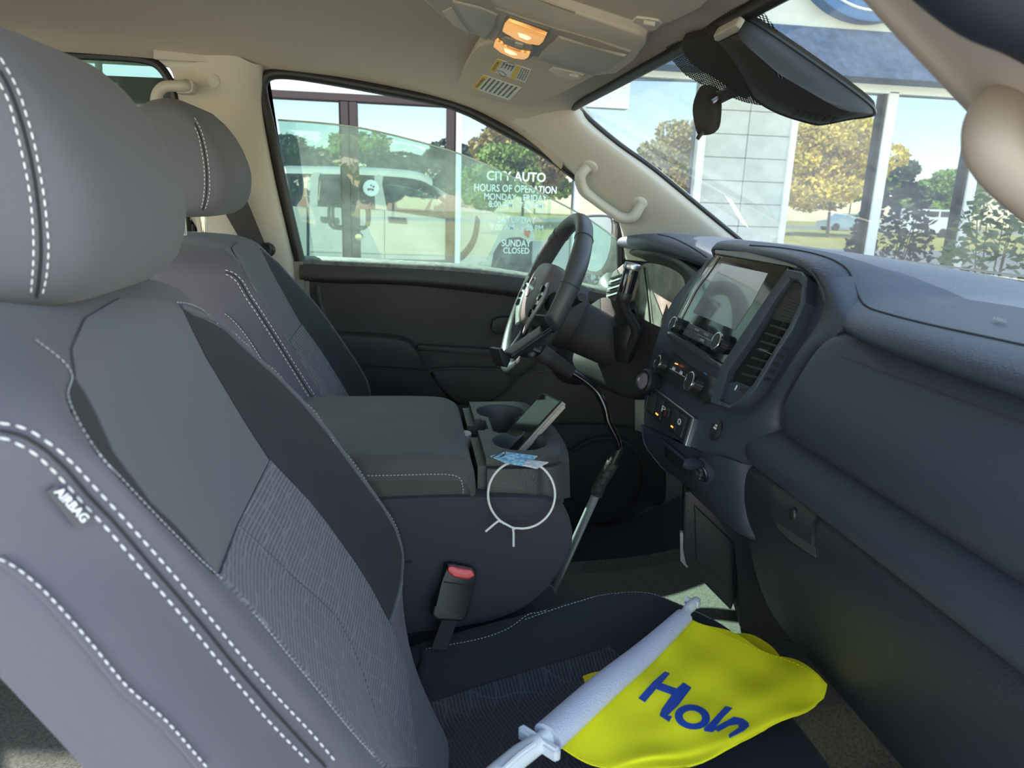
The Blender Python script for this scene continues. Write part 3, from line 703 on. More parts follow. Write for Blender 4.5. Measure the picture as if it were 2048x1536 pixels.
# ---------------- right vent
vo = [(1590, 546), (1622, 552), (1632, 566), (1628, 613), (1603, 667), (1571, 715), (1529, 787), (1500, 813), (1477, 825), (1436, 811), (1456, 742), (1500, 676), (1551, 602)]
vi = [(1593, 566), (1611, 570), (1618, 580), (1614, 617), (1593, 660), (1560, 712), (1523, 772), (1494, 804), (1476, 816), (1452, 806), (1470, 746), (1510, 690), (1563, 606)]
def ring(name, outer, inner, pl, depth, m_, par, out=0, inset_=0):
    n = V(pl[0]).normalized(); a = [P(x, y, pl=pl) for x, y in outer]; b = [P(x, y, pl=pl) for x, y in inner]
    if n.dot(CP - a[0]) < 0: n = -n
    bm = bmesh.new(); N = len(a)
    L = [[bm.verts.new(p + n * o) for p in pts] for pts, o in ((a, out - depth), (a, out - .002), ([x.lerp(y, .12) for x, y in zip(a, b)], out), (([x.lerp(y, .8) for x, y in zip(a, b)]), out - inset_), (b, out - inset_ - .003), (b, out - depth))]
    for r0, r1 in zip(L, L[1:]):
        for i in range(N): bm.faces.new([r0[i], r0[(i + 1) % N], r1[(i + 1) % N], r1[i]])
    return frombm(name, bm, m_, par, sharp=30)
vent = ring('vent_frame', vo, vi, PL, .018, DASHL, cs, out=.016, inset_=.002)
plate('vent_back', vi, PL, .004, mat('void_black', (.004, .004, .005), .9), cs, out=.0005)
plate('vent_upper_fin', [(1592, 568), (1605, 568), (1614, 578), (1610, 615), (1594, 652), (1549, 641), (1568, 595), (1584, 574)], PL, .004, DARKM, cs, out=.006, bevel=.001)
for i in range(9):
    t = i / 8; a = (1577 - 22 * t + 5, 588 + 48 * t); b = (1612 - 14 * t, 600 + 45 * t)
    tube('fin', [P(a[0] - 2, a[1], pl=(PL[0], PL[1] - .0065)), P(b[0] - 2, b[1], pl=(PL[0], PL[1] - .0065))], .0013, DARKM, cs, res=5, sm=1)
for i in range(7):
    t = (i + .7) / 7.4; a = (1550 - 70 * t, 640 + 120 * t); b = (1594 - 62 * t, 655 + 118 * t)
    A, B = P(*a, pl=(PL[0], PL[1] - .009)), P(*b, pl=(PL[0], PL[1] - .009)); d = (B - A)
    box('vent_slat', (A + B) / 2, (d.length * .97, .003, .009), DARKM, cs, (d.normalized(), UD, d.normalized().cross(UD)), bevel=.0008)
for i in range(7):
    t = (i + .2) / 7.4; c = (1568 - 66 * t, 650 + 119 * t); box('vent_vane', P(*c, pl=(PL[0], PL[1] - .004)), (.006, .0015, .016), DARKM, cs, (UD.cross(V((0, 1, 0))), V((0, 1, 0)), UD))
tb = box('vent_tab', P(1531, 703, pl=(PL[0], PL[1] - .014)), (.008, .026, .004), DARK, cs, (n_, V((0, 1, -.06)).normalized(), UD), bevel=.001)
tube('tab_chrome', [P(1518, 698, pl=(PL[0], PL[1] - .019)), P(1545, 710, pl=(PL[0], PL[1] - .019))], .0012, CHROME, tb, res=6, sm=1)
vl = plate('vent_lower_plate', [(1482, 766), (1524, 780), (1516, 775), (1520, 778), (1493, 803), (1475, 815), (1453, 806), (1462, 775)][:1] + [(1522, 782), (1493, 803), (1475, 815), (1453, 806), (1464, 768)], PL, .004, DASHL, cs, out=.006)
tw = box('vent_thumbwheel', P(1491, 783, pl=(PL[0], PL[1] - .009)), (.008, .026, .008), DARKM, cs, (n_, V((0, 1, -.06)).normalized(), UD), bevel=.002)
box('wheel_cap', P(1476, 777, pl=(PL[0], PL[1] - .012)), (.009, .003, .009), SATIN, tw, (n_, V((0, 1, -.06)).normalized(), UD), bevel=.001)
# left vent strip (seen edge-on)
plate('left_vent_frame', [(1416, 523), (1426, 522), (1376, 610), (1352, 660), (1345, 655), (1368, 600)], PL, .012, DARK, cs, out=.004, bevel=.001)
plate('left_vent_fins', [(1412, 540), (1417, 537), (1384, 590), (1378, 592)], PL, .010, mat('fin_grey', (.10, .11, .12), .5), cs, out=.006)
# storage slot
plate('storage_slot', [(1325, 884), (1378, 930), (1374, 952), (1330, 914)], ((1, 0, -.1), .378), .004, mat('void_black', (.004, .004, .005), .9), cs, out=.0)
tube('slot_lip', [P(x, y, X=.428) for x, y in ((1322, 880), (1380, 928), (1402, 950))], .003, DASHL, cs, res=8, sm=1)
# airbag indicator
ab = hit(lowb, 1436, 880); 
if ab[0] is None: ab = hit(body, 1436, 866)
c_, nn = hit(body, 1433, 862)
c_ = c_ + nn * .0015
pa = lathe('airbag_indicator', c_ - nn * .001, nn, [(0, .0155), (.0025, .0155), (.003, .0145), (.003, 0)], DARK, cs, res=28)
for s, dy in (('PASS', 0), ('AIR BAG', .0042)):
    d_ = V((0, -1, 0)); d_ = (d_ - nn * d_.dot(nn)).normalized(); u2 = (UD - nn * UD.dot(nn)).normalized()
    w_ = .006 if s == 'PASS' else .0095; A = c_ + nn * .0024 - d_ * w_ / 2 + u2 * (.006 - dy); text('lettering', s, A, A + d_ * w_, A + u2 * .003, PRINT, pa)
# power socket with open flap
sc, sn = hit(lowb, 1411, 941); sc = sc + sn * .001
sk = lathe('power_socket', sc, sn, [(-.004, .0205), (.004, .0205), (.006, .018), (.006, .0155), (.002, .0150), (-.012, .0125), (-.012, 0)], DASHL, cs, res=28)
lathe('socket_ring', sc + sn * .002, sn, [(0, .0145), (.007, .0145), (.0075, .0125), (.002, .0118)], CHROME, sk, res=28)
lathe('socket_plug', sc + sn * .001, sn, [(0, .0115), (.004, .011), (.004, 0)], DARK, sk, res=20)
lp = [(1367, 928), (1375, 917), (1396, 912), (1416, 914), (1421, 922), (1405, 929), (1384, 934)]
plate('socket_flap', lp, ((.35, .1, 1), P(1395, 922, X=.425).dot(V((.35, .1, 1)))), .004, DASHL, sk, bevel=.001, smoothp=2)
# storage bin side / tunnel cover below
tc2 = thing('tunnel_cover', 'black plastic cover panel standing on the tunnel below the centre stack', 'trim panel', (.55, 0, .1))
TPL = ((.35, 1, 0), P(1425, 1080, Y=.03).dot(V((.35, 1, 0))))
plate('side_cover', [(1368, 985), (1382, 982), (1480, 1075), (1472, 1195), (1462, 1222), (1372, 1130), (1366, 1100)], TPL, .08, mat('cover_plastic', (.045, .043, .043), .45, bump=.3, scale=400, kind='vor'), tc2, bevel=.004)
plate('raised_panel', [(1388, 1008), (1470, 1086), (1464, 1180), (1392, 1118)], TPL, .01, mat('cover_plastic', (0, 0, 0)), tc2, bevel=.003, out=.006)
plate('upper_shroud', [(1370, 905), (1400, 965), (1460, 1035), (1522, 1085), (1560, 1170), (1600, 1260), (1575, 1300), (1480, 1255), (1475, 1085), (1385, 990), (1368, 940)], ((.3, 1, 0), TPL[1] * 0 + P(1520, 1150, Y=-.03).dot(V((.3, 1, 0)))), .12, DARKM, tc2, bevel=.006, smoothp=2)
plate('bracket', [(1360, 1065), (1366, 1066), (1370, 1122), (1378, 1130), (1374, 1136), (1361, 1122)], ((.35, 1, 0), TPL[1] + .004), .01, mat('pale_metal', (.5, .48, .42), .5), tc2)
# passenger footwell boxes
S_(surf('wall_footwell', [[(.62, y, .30), (.72, y, .22), (.80, y, .10), (.80, y, .0)] for y in (-.10, -.45, -.84)], DARKM, thick=.01))
# ---------------- cluster binnacle
ic = thing('instrument_cluster', 'instrument cluster with dusty clear lens under the dash hood', 'instrument cluster', (.6, .42, .75))
o1 = [(1262, 500), (1290, 497), (1320, 503), (1356, 518), (1392, 545), (1402, 570), (1392, 602), (1368, 640), (1345, 668), (1318, 672), (1290, 665), (1255, 640), (1236, 590), (1240, 540)]
i1 = [(1284, 530), (1298, 526), (1322, 530), (1350, 541), (1366, 555), (1369, 575), (1360, 605), (1342, 634), (1325, 655), (1303, 654), (1285, 645), (1272, 620), (1266, 580), (1270, 548)]
def cyl_y(x): return .42
a = [P(x, y, X=.575) for x, y in o1]; b = [P(x, y, X=.620) for x, y in i1]
mid = [p.lerp(q, .35) + V((-.012, 0, 0)) for p, q in zip(a, b)]
surf('binnacle', [[p + V((.03, 0, 0)) for p in a], a, mid, [p.lerp(q, .8) for p, q in zip(a, b)], b], mat('binnacle_black', (.035, .035, .038), .5), ic, su=2, sv=3, cu=True)
LENS = mat('dusty_lens', (.32, .29, .25), .35, var=.45, vs=22, spec=.6)
plate('lens', i1, ((1, 0, 0), .618), .003, LENS, ic, smoothp=2)
for cx, cy in ((1297, 590), (1340, 588)):
    pass
tube('gauge_divider', [P(1288, 535, X=.612), P(1296, 600, X=.612), P(1301, 650, X=.612)], .0025, DARK, ic, res=6)
# lower trim under the lens
surf('cluster_apron', [[P(x, y, X=.575) for x, y in ((1275, 650), (1300, 655), (1340, 655))], [P(x, y, X=.53) for x, y in ((1262, 665), (1300, 672), (1330, 690))], [P(x, y, X=.50) for x, y in ((1262, 690), (1295, 700), (1318, 712))]], mat('apron_plastic', (.10, .095, .09), .45), ic, thick=.004)
# ---------------- driver lower dash
ld = thing('lower_dash', 'charcoal lower dash panel below the steering column on the driver side', 'dash panel', (.5, .45, .55))
rows = []
for Y, pts in ((.72, [(1150, 640), (1120, 690), (1105, 740), (1150, 770)]), (.55, [(1195, 600), (1165, 690), (1150, 730), (1180, 765)]), (.42, [(1225, 600), (1215, 680), (1200, 745), (1230, 785)]), (.30, [(1290, 640), (1290, 700), (1265, 770), (1275, 800)]), (.22, [(1335, 660), (1325, 700), (1302, 745), (1300, 790)])):
    q = [P(x, y, Y=Y) for x, y in pts]; rows.append(q + [q[-1] + V((.2, 0, .02))])
surf('knee_panel', rows, DOORA, ld, sharp=60)
bx = lathe('start_button', P(1290, 763, X=.430), (-1, -.25, .3), [(-.03, .0235), (.003, .0235), (.006, .020), (.004, .0185)], DARK, ld, res=32)
lathe('button_ring', P(1290, 763, X=.430), (-1, -.25, .3), [(.003, .0172), (.006, .0172), (.006, .0155), (.003, .015)], CHROME, bx, res=32)
lathe('button_face', P(1290, 763, X=.430), (-1, -.25, .3), [(0, .0148), (.004, .0148), (.0045, .013), (.0045, 0)], mat('mauve_button', (.22, .17, .20), .4), bx, res=28)
# left dash vent behind the wheel, sunlight on it painted as white slats
lvt = thing('side_vent', 'small sunlit air vent at the driver end of the dash, beside the door', 'air vent', (.52, .66, .74))
vpl = ((1, .25, 0), P(1232, 570, Y=.66).dot(V((1, .25, 0))))
q4 = [(1225, 545), (1246, 528), (1252, 560), (1240, 600), (1210, 605), (1213, 580)]
plate('vent_box', q4, vpl, .04, TRIMD, lvt, bevel=.003)
for i in range(6): 
    t = i / 6; plate('vent_slat', [(1223 - 8 * t, 556 + 42 * t), (1246 - 5 * t, 548 + 42 * t), (1246 - 5 * t, 551 + 42 * t), (1223 - 8 * t, 559 + 42 * t)], vpl, .008, WHITE if i % 2 else DARK, lvt, out=.006)
# ================================================================== STEERING
wc = V((.289, .42, .735)); wt = V((.149, 0, .341)).normalized(); wn = V((.916, 0, -.401)).normalized(); wy = V((0, 1, 0))
sw = thing('steering_wheel', 'grey leather-wrapped steering wheel, its left side in full sun', 'steering wheel', wc)
RIM = mat('wheel_leather', (.060, .062, .066), .42, bump=.25, scale=500, kind='vor')
def wp(a, r, n=0.): return wc + (wt * math.cos(a) + wy * math.sin(a)) * r + wn * n
N = 72; bm = bmesh.new(); rings = []
for i in range(N):
    a = 2 * math.pi * i / N; fat = 1 + .10 * math.exp(-((abs((a if a < math.pi else a - 2 * math.pi)) - R_(60)) / .25) ** 2)
    d = wt * math.cos(a) + wy * math.sin(a)
    rings.append([bm.verts.new(wc + d * (.174 + .0155 * math.cos(t) * fat) + wn * .0185 * math.sin(t) * fat) for t in [2 * math.pi * j / 14 for j in range(14)]])
for i in range(N):
    for j in range(14): bm.faces.new([rings[i][j], rings[i][(j + 1) % 14], rings[(i + 1) % N][(j + 1) % 14], rings[(i + 1) % N][j]])
frombm('rim', bm, RIM, sw)
TAUPE = mat('wheel_taupe', (.12, .108, .105), .5, bump=.3, scale=500, kind='vor')
# rim grip segment seams
for a in (R_(38), R_(-38), R_(75), R_(-75)):
    d = wt * math.cos(a) + wy * math.sin(a)
    tube('rim_seam', [wc + d * (.174 + .0165 * math.cos(t)) + wn * .0195 * math.sin(t) for t in [2 * math.pi * j / 16 for j in range(17)]], .0008, SEAM, sw, res=5, sm=1)
# airbag hub
hub = []
def hubring(k, n): return [wc + wt * y * k + wy * x * k - wn * n for x, y in ((-.072, .045), (-.05, .062), (0, .068), (.05, .062), (.072, .045), (.078, .0), (.06, -.045), (.035, -.068), (0, -.075), (-.035, -.068), (-.06, -.045), (-.078, .0))]
hb = surf('airbag_hub', [hubring(.9, -.030), hubring(1.02, -.01), hubring(1.0, .014), hubring(.88, .027), hubring(.45, .033), hubring(.03, .034)], TAUPE, sw, su=3, sv=3, cu=True)
# generic ring emblem
ec = wc - wn * .034 + wt * .005
em = tube('emblem', [ec + wt * math.cos(t) * .021 + wy * math.sin(t) * .024 for t in [2 * math.pi * j / 20 for j in range(21)]], .0016, SATIN, sw, res=6, sm=1)
box('emblem_bar', ec, (.006, .058, .003), SATIN, em, (wt, wy, wn), bevel=.001)
for s in (-1, 1):
    tube('spoke', [wp(R_(90) * s, .065, .0), wp(R_(92) * s, .11, .002), wp(R_(95) * s, .17, 0)], [.022, .018, .016], DARK, sw, flat=(wt, .5), res=12)
    tube('lower_spoke', [wp(R_(152) * s, .06, .0), wp(R_(155) * s, .11, .004), wp(R_(157) * s, .172, 0)], [.014, .012, .012], DARK, sw, flat=(wy, .6), res=10)
    sp_ = tube('spoke_trim', [wp(R_(70) * s, .075, -.020), wp(R_(95) * s, .092, -.022), wp(R_(122) * s, .090, -.022), wp(R_(150) * s, .095, -.016)], [.010, .018, .016, .009], mat('spoke_silver', (.50, .50, .50), .35, metal=.4), sw, flat=(wt, .35), res=12)
    for k, (aa, rr) in enumerate(((80, .090), (92, .098), (104, .100), (116, .096))):
        d = wt * math.cos(R_(aa) * s) + wy * math.sin(R_(aa) * s)
        box('button', wc + d * (rr - .004) - wn * .0285, (.014, .013, .006), GLOSSB, sp_, (d, d.cross(wn), wn), bevel=.001)
# ---- column
cl = thing('steering_column', 'dark steering column shroud with chrome-tipped gear lever', 'steering column', wc + wn * .12)
rows = []
for n, k in ((.022, .6), (.030, 1.0), (.075, 1.04), (.078, .98), (.10, .80), (.22, .78), (.30, .8)):
    rows.append([wc + wn * n + wt * (math.cos(t) * .070 * k - .018 - (.012 if n > .09 else 0)) + wy * math.sin(t) * .070 * k for t in [2 * math.pi * j / 16 for j in range(16)]])
surf('shroud', rows, DOORA, cl, su=2, sv=2, cu=True, cap=True, sharp=30)
# side pod of the lever
def pY(x, y, Y): return P(x, y, Y=Y)
surf('lever_boot', [[pY(1226, 655, .33), pY(1245, 650, .29), pY(1268, 655, .27), pY(1278, 670, .28)], [pY(1228, 690, .33), pY(1240, 690, .285), pY(1262, 695, .27), pY(1272, 700, .28)], [pY(1230, 718, .33), pY(1236, 724, .30), pY(1252, 728, .28), pY(1264, 722, .29)]], DARK, cl, thick=.02)
lev = tube('gear_lever', [pY(1250, 712, .295), pY(1268, 680, .27), pY(1272, 660, .262), pY(1262, 640, .258), pY(1250, 620, .255), pY(1246, 600, .252), pY(1250, 592, .252)], [.014, .011, .010, .009, .010, .012, .013], DARK, cl, res=14)
ka, kb = pY(1247, 598, .252), pY(1267, 524, .250); kd = (kb - ka)
lathe('lever_neck', ka - kd * .12, kd, [(0, .010), (.006, .0145), (.018, .0155), (.024, .014)], DARK, lev, res=20)
lathe('lever_grip', ka, kd, [(0, .0135), (.004, .0145), (.050, .0150), (.060, .0140)], GLOSSB, lev, res=24)
lathe('lever_ring', ka + kd.normalized() * .058, kd, [(0, .0150), (.002, .0160), (.010, .0160), (.0125, .0148), (.0125, .0105), (.010, .010)], SATIN, lev, res=28)
lathe('lever_button', ka + kd.normalized() * .060, kd, [(0, .0100), (.0105, .0098), (.0115, .0085), (.0115, 0)], DARK, lev, res=24)
tube('wiper_stalk', [wc + wn * .05 - wy * .02, wc + wn * .045 - wy * .09 + wt * .02, wc + wn * .04 - wy * .135 + wt * .035], [.008, .007, .009], DARK, cl)
# ================================================================== SEATS
ps = thing('seat', 'grey fabric front passenger seat nearest the camera, with flag lying on its cushion', 'seat', (.12, -.42, .12), 'front bucket seats')
def offp(px, py, off): return P(px, py, pl=((1, 0, .5), off + .21))
def line(pts, kind, ys=None):
    return [P(*p, Y=y) for p, y in zip(pts, ys)] if kind == 'Y' else [offp(*p, kind) for p in pts]
FP = line([(361, 612), (410, 632), (449, 655), (492, 697), (557, 756), (606, 805), (655, 863), (725, 959), (765, 1012), (791, 1058), (806, 1110), (802, 1166), (800, 1250), (803, 1330)], 'Y', [-.335, -.285, -.26, -.24, -.225, -.21, -.20, -.19, -.185, -.18, -.18, -.185, -.195, -.205])
FI = line([(361, 617), (410, 715), (488, 845), (537, 922), (615, 1003), (685, 1095), (738, 1175), (808, 1324)], -.022)
FD = line([(472, 1052), (549, 1122), (584, 1157), (672, 1236), (720, 1341)], -.020)
NP = line([(141, 753), (149, 836), (193, 906), (246, 964), (316, 1038), (395, 1117), (475, 1192), (567, 1302), (628, 1375), (769, 1536)], .0)
DB = line([(0, 858), (88, 893), (176, 986), (299, 1126), (395, 1240), (505, 1375), (655, 1536)], -.008)
LP = line([(0, 1116), (66, 1167), (132, 1237), (185, 1299), (250, 1378), (325, 1444), (404, 1536)], 'Y', [-.705, -.708, -.71, -.71, -.71, -.708, -.705])
BC = line([(0, 1308), (88, 1404), (149, 1483), (202, 1536)], 'Y', [-.70] * 4)
def atz(L, z, y=None):
    L = sorted(L, key=lambda p: -p.z)
    if z > L[0].z: p = L[0]; r = V((p.x - (z - p.z) * .5, p.y, z))
    elif z < L[-1].z: p = L[-1]; r = V((p.x - (z - p.z) * .45, p.y, z))
    else:
        for a, b in zip(L, L[1:]):
            if a.z >= z >= b.z: r = a.lerp(b, (a.z - z) / max(1e-6, a.z - b.z)); break
    if y is not None: r.y = y
    return r
zs = [.80, .77, .735, .70, .66, .62, .58, .54, .50, .46, .42, .38, .33, .27]
rows = []
def seatrow(z):
    fp, fi, fd, np_, db, lp, bc = [atz(L, z) for L in (FP, FI, FD, NP, DB, LP, BC)]
    fd.y = max(-.52, min(fd.y, -.44)); fd.x -= .007; 
    db.y = min(db.y, -.645); db.x = max(db.x, np_.x - .05)
    out = fp + V((-.012, .024, 0)) ; out2 = fp + V((-.075, .030, 0))
    bk = [V((fp.x - .13, -.20, z)), V((fp.x - .15, -.42, z)), V((fp.x - .13, -.66, z))]
    fi2 = fp.lerp(fi, .45) + V((.004, 0, 0))
    return [bk[1], bk[0], out2, out, fp, fi2, fi, fi.lerp(fd, .5), fd, fd.lerp(np_, .5) + V((-.002, 0, 0)), np_, np_.lerp(db, .5) + V((.010, 0, 0)), db, lp, bc, bk[2], bk[1] + V((0, 0, 0))]
def cap_(r0, k, dz, dx): 
    c = V((-.40, -.43, 0)); return [V((p.x + (c.x - p.x) * k + dx, p.y + (c.y - p.y) * k, p.z + dz)) for p in r0]
r0 = seatrow(.80)
rows = [cap_(r0, .93, .052, .0), cap_(r0, .62, .052, 0), cap_(r0, .30, .045, 0), cap_(r0, .10, .027, 0)] + [seatrow(z) for z in zs]
bk = surf('backrest', rows, SEATB, ps, su=3, sv=3, sharp=70)
ins1 = [(537, 922), (505, 985), (472, 1052), (510, 1085), (549, 1122), (584, 1157), (630, 1196), (672, 1238), (700, 1290), (722, 1345), (745, 1420), (762, 1500), (768, 1536), (835, 1536), (822, 1440), (808, 1324), (775, 1245), (738, 1175), (712, 1133), (685, 1095), (650, 1047), (615, 1003), (575, 962)]
patch('ribbed_insert', ins1, bk, RIB, ps, off=.0025, smoothp=False)
ins2 = [(470, 1054), (433, 1153), (475, 1196), (520, 1245), (567, 1302), (628, 1375), (703, 1466), (764, 1536), (766, 1520), (742, 1422), (719, 1347), (697, 1292), (669, 1240), (627, 1199), (581, 1160), (546, 1125), (508, 1088)]
patch('ribbed_insert', ins2, bk, RIB, ps, off=.0035, smoothp=False)
blk = [(361, 617), (385, 665), (410, 715), (448, 778), (488, 845), (537, 920), (577, 960), (616, 1001), (652, 1046), (687, 1093), (714, 1131), (740, 1173), (778, 1243), (786, 1218), (798, 1166), (803, 1108), (788, 1060), (762, 1015), (722, 963), (652, 868), (603, 810), (554, 760), (489, 702), (446, 661), (407, 640), (384, 632)]
patch('side_panel', blk, bk, SEATD, ps, off=.0015, smoothp=False)
# centre panel of plain grey fabric
cen = [(361, 620), (340, 608), (300, 598), (240, 600), (170, 640), (141, 700), (146, 757), (165, 785), (189, 832), (220, 902), (260, 955), (299, 1007), (345, 1050), (382, 1091), (431, 1150), (470, 1050), (503, 984), (535, 922), (486, 847), (446, 780), (408, 717), (383, 667)]
patch('centre_panel', cen, bk, SEATG, ps, off=.002, smoothp=False)
cres = [(145, 757), (137, 775), (134, 795), (142, 826), (154, 842), (193, 908), (246, 966), (316, 1039), (395, 1119), (428, 1150), (382, 1093), (345, 1052), (299, 1009), (260, 957), (220, 904), (189, 834), (163, 785)]
patch('gusset', cres, bk, SEATD, ps, off=.0012, smoothp=False, step=9)
stitchpx(bk, [(70, 683), (120, 722), (141, 753), (132, 790), (149, 838), (193, 908), (246, 966), (316, 1040), (395, 1119), (475, 1194), (567, 1304), (628, 1377), (703, 1468), (765, 1535)], THREADG, ps, dash=.0028, gap=.0012, r=.0006)
seampx(bk, [(361, 614), (410, 634), (449, 657), (492, 699), (557, 758), (606, 807), (655, 865), (725, 961), (763, 1014), (789, 1060), (803, 1110), (799, 1166), (787, 1218), (778, 1247)], SEATG, ps, r=.0035)
stitchpx(bk, [(352, 606), (380, 610), (412, 626), (451, 650), (496, 693), (562, 752), (610, 800), (661, 860), (730, 955), (768, 1010), (795, 1056), (809, 1108), (803, 1168), (790, 1219), (780, 1250)], THREADG, ps, dash=.003, gap=.002, r=.0007)
dbl = [(0, 862), (44, 873), (88, 898), (132, 937), (176, 989), (233, 1050), (299, 1128), (395, 1240), (455, 1315), (505, 1373), (545, 1420), (600, 1480), (650, 1534)]
seampx(bk, dbl, SEAM, ps, r=.0010, off=.0008)
def shift(l, dx, dy): return [(x + dx, y + dy) for x, y in l]
stitchpx(bk, [(0, 847), (44, 856), (98, 886), (145, 925), (190, 975), (247, 1037), (313, 1112), (409, 1225), (470, 1300), (520, 1358), (565, 1408), (620, 1466), (676, 1532)], THREAD, ps, dash=.0046, gap=.0030, r=.00068)
stitchpx(bk, [(0, 877), (30, 884), (75, 910), (118, 952), (162, 1003), (219, 1064), (284, 1142), (380, 1255), (440, 1330), (490, 1390), (532, 1440), (585, 1495), (625, 1536)], THREAD, ps, dash=.0046, gap=.0030, r=.00068)
lpx = [(0, 1116), (66, 1167), (132, 1237), (185, 1299), (250, 1378), (325, 1444), (404, 1535)]
seampx(bk, lpx, SEATB, ps, r=.0028)
stitch('stitching', seamline(bk, shift(lpx, 2, -3), .0034), THREAD, ps, dash=.0034, gap=.0022, r=.0005)
# airbag tag
q0, tn = hit(bk, 138, 1010)
TG = (tuple(tn), tn.dot(q0) + .006)
tg = plate('airbag_tag', [(94, 983), (112, 972), (188, 1034), (180, 1046), (160, 1058), (146, 1048)], TG, .003, mat('tag_dark', (.10, .09, .10), .8), ps)
tpl = (TG[0], TG[1] + .001)
text('lettering', 'AIRBAG', P(106, 984, pl=tpl), P(164, 1046, pl=tpl), P(122, 972, pl=tpl), mat('tag_white', (.85, .86, .9), .7), tg, bold=.02)
# back corner seam
# ---------------- headrest
def headrest(par, c, hy=.128, hx=.062, z0=.0, z1=.215, lean=-.12, sc=1):
    """c: bottom centre"""
    side = [(-.075, .02), (-.095, .06), (-.100, .11), (-.090, .155), (-.060, .192), (-.02, .207), (.022, .198), (.060, .158), (.083, .108), (.088, .07), (.078, .03), (.05, .006), (.0, .0), (-.05, .002)]
    rows = []
    for t, k in ((-1.0, .0), (-.995, .45), (-.97, .72), (-.90, .87), (-.78, .955), (-.55, .995), (0, 1.0), (.55, .995), (.78, .955), (.90, .87), (.97, .72), (.995, .45), (1.0, .0)):
        rows.append([V((c.x + x * k + (-.01) * (1 - k), c.y + t * hy, c.z + .105 + (z - .105) * (k * .5 + .5 * max(k, .0)))) for x, z in side])
    o = surf('headrest', rows, SEATG, par, su=2, sv=2, cu=True, sharp=80)
    return o
hc = V((-.300, -.42, .838))
hr = headrest(ps, hc)
for (pts, dsh) in (([(0, 118), (30, 170), (56, 240), (76, 320), (90, 400), (97, 480), (95, 540), (84, 592)], 1), ([(0, 168), (20, 210), (40, 285), (58, 370), (67, 450), (68, 520), (62, 590)], 1)):
    stitchpx(hr, pts, THREAD, hr, dash=.0044, gap=.0028, r=.00066)
seampx(hr, [(0, 142), (24, 190), (48, 262), (67, 345), (78, 425), (82, 500), (78, 560), (73, 594)], SEAM, hr, r=.0012)
for y in (-.07, .07):
    lathe('headrest_post', hc + V((-.01, y, -.075)), (.0, 0, 1), [(0, .006), (.10, .006)], CHROME, ps, res=14)
# ---------------- cushion
cz = lambda x: .240 + .245 * max(0, min(x, .40)) - .30 * max(0, min(x, .40) - .30)       # insert height
CUSH = mat('cushion_fabric', (.036, .038, .048), .95, bump=.35, scale=1400, sheen=.1, spec=.1)
rows = []
for x, k, dz in ((-.06, 1, -.02), (.05, 1, 0), (.15, 1, .0), (.25, 1, .0), (.34, .9, .0), (.41, .6, -.002), (.465, .3, -.012), (.505, .15, -.035), (.525, .1, -.085), (.515, .1, -.16)):
    z = cz(x) + dz; b = .052 * k
    rr = []
    for y, h in ((-.150, -.16), (-.148, -.05), (-.158, .018 + b * .4), (-.185, .020 + b), (-.225, .012 + b * .75), (-.262, .002), (-.30, .0), (-.42, .004), (-.54, .0), (-.578, .002), (-.612, .012 + b * .75), (-.655, .020 + b), (-.682, .018 + b * .4), (-.692, -.05), (-.69, -.16)):
        yc = -.42 + (y + .42) * (1 if x < .40 else 1 - (x - .40) * 1.1)
        rr.append(V((x - (.0 if abs(y + .42) < .15 else (0 if x < .4 else .015)), yc, z + h)))
    rows.append(rr)
cu = surf('cushion', rows, CUSH, ps, su=2, sv=3, sharp=75)
patch('ribbed_insert', [(825, 1418), (940, 1378), (1080, 1335), (1180, 1305), (1219, 1292), (1240, 1312), (1270, 1350), (1330, 1440), (1380, 1500), (1400, 1560), (826, 1560)], cu, RIBC, ps, off=.002, smoothp=False, step=18)
stitchpx(cu, [(851, 1299), (948, 1281), (1013, 1260), (1060, 1228), (1125, 1202), (1194, 1181), (1264, 1169), (1347, 1167), (1394, 1179), (1440, 1204), (1473, 1241)], THREADG, ps, dash=.003, gap=.002, r=.0006)
stitchpx(cu, [(1050, 1240), (1125, 1214), (1200, 1192), (1270, 1179), (1347, 1176), (1403, 1195), (1424, 1235)], THREADG, ps, dash=.003, gap=.002, r=.0006)
seampx(cu, [(1240, 1290), (1300, 1262), (1360, 1242), (1400, 1234), (1480, 1240)], SEAM, ps, r=.0012)
seampx(cu, [(817, 1417), (939, 1376), (1078, 1334), (1218, 1291)], SEAM, ps, r=.0012)
# fold of cloth where cushion meets backrest
tube('fabric_fold', [P(850, 1302, Y=-.20), P(853, 1330, Y=-.215), P(842, 1360, Y=-.23), P(818, 1380, Y=-.24)], [.006, .011, .012, .006], SEATD, ps)
# ---------------- driver seat = same seat, 0.84 m across
DS = copytree(ps, None, ps.location + V((-.085, .84, -.004)))
DS['label'] = 'grey fabric driver seat on the far side, behind the steering wheel'; del DS['group']; del ps['group']
for c in list(DS.children):
    if c.name.startswith('headrest'): c.location += V((-.020, 0, .047))
    if c.name.startswith('airbag_tag'):
        for g_ in list(c.children): bpy.data.objects.remove(g_)
        bpy.data.objects.remove(c); continue
    if c.name.startswith('cushion') or c.name.startswith('fabric_fold'): c.scale.x = .60
# ================================================================== CENTRE CONSOLE
con = thing('center_console', 'fabric fold-down center console with padded armrest lid and black cupholder tray', 'console', (.0, .01, .15))
CF = mat('console_fabric', (.055, .052, .062), .95, bump=.35, scale=1300, sheen=.1, spec=.1)
LIDF = mat('armrest_fabric', (.085, .083, .080), .95, bump=.35, scale=1300, sheen=.15, spec=.1, var=.15, vs=10)
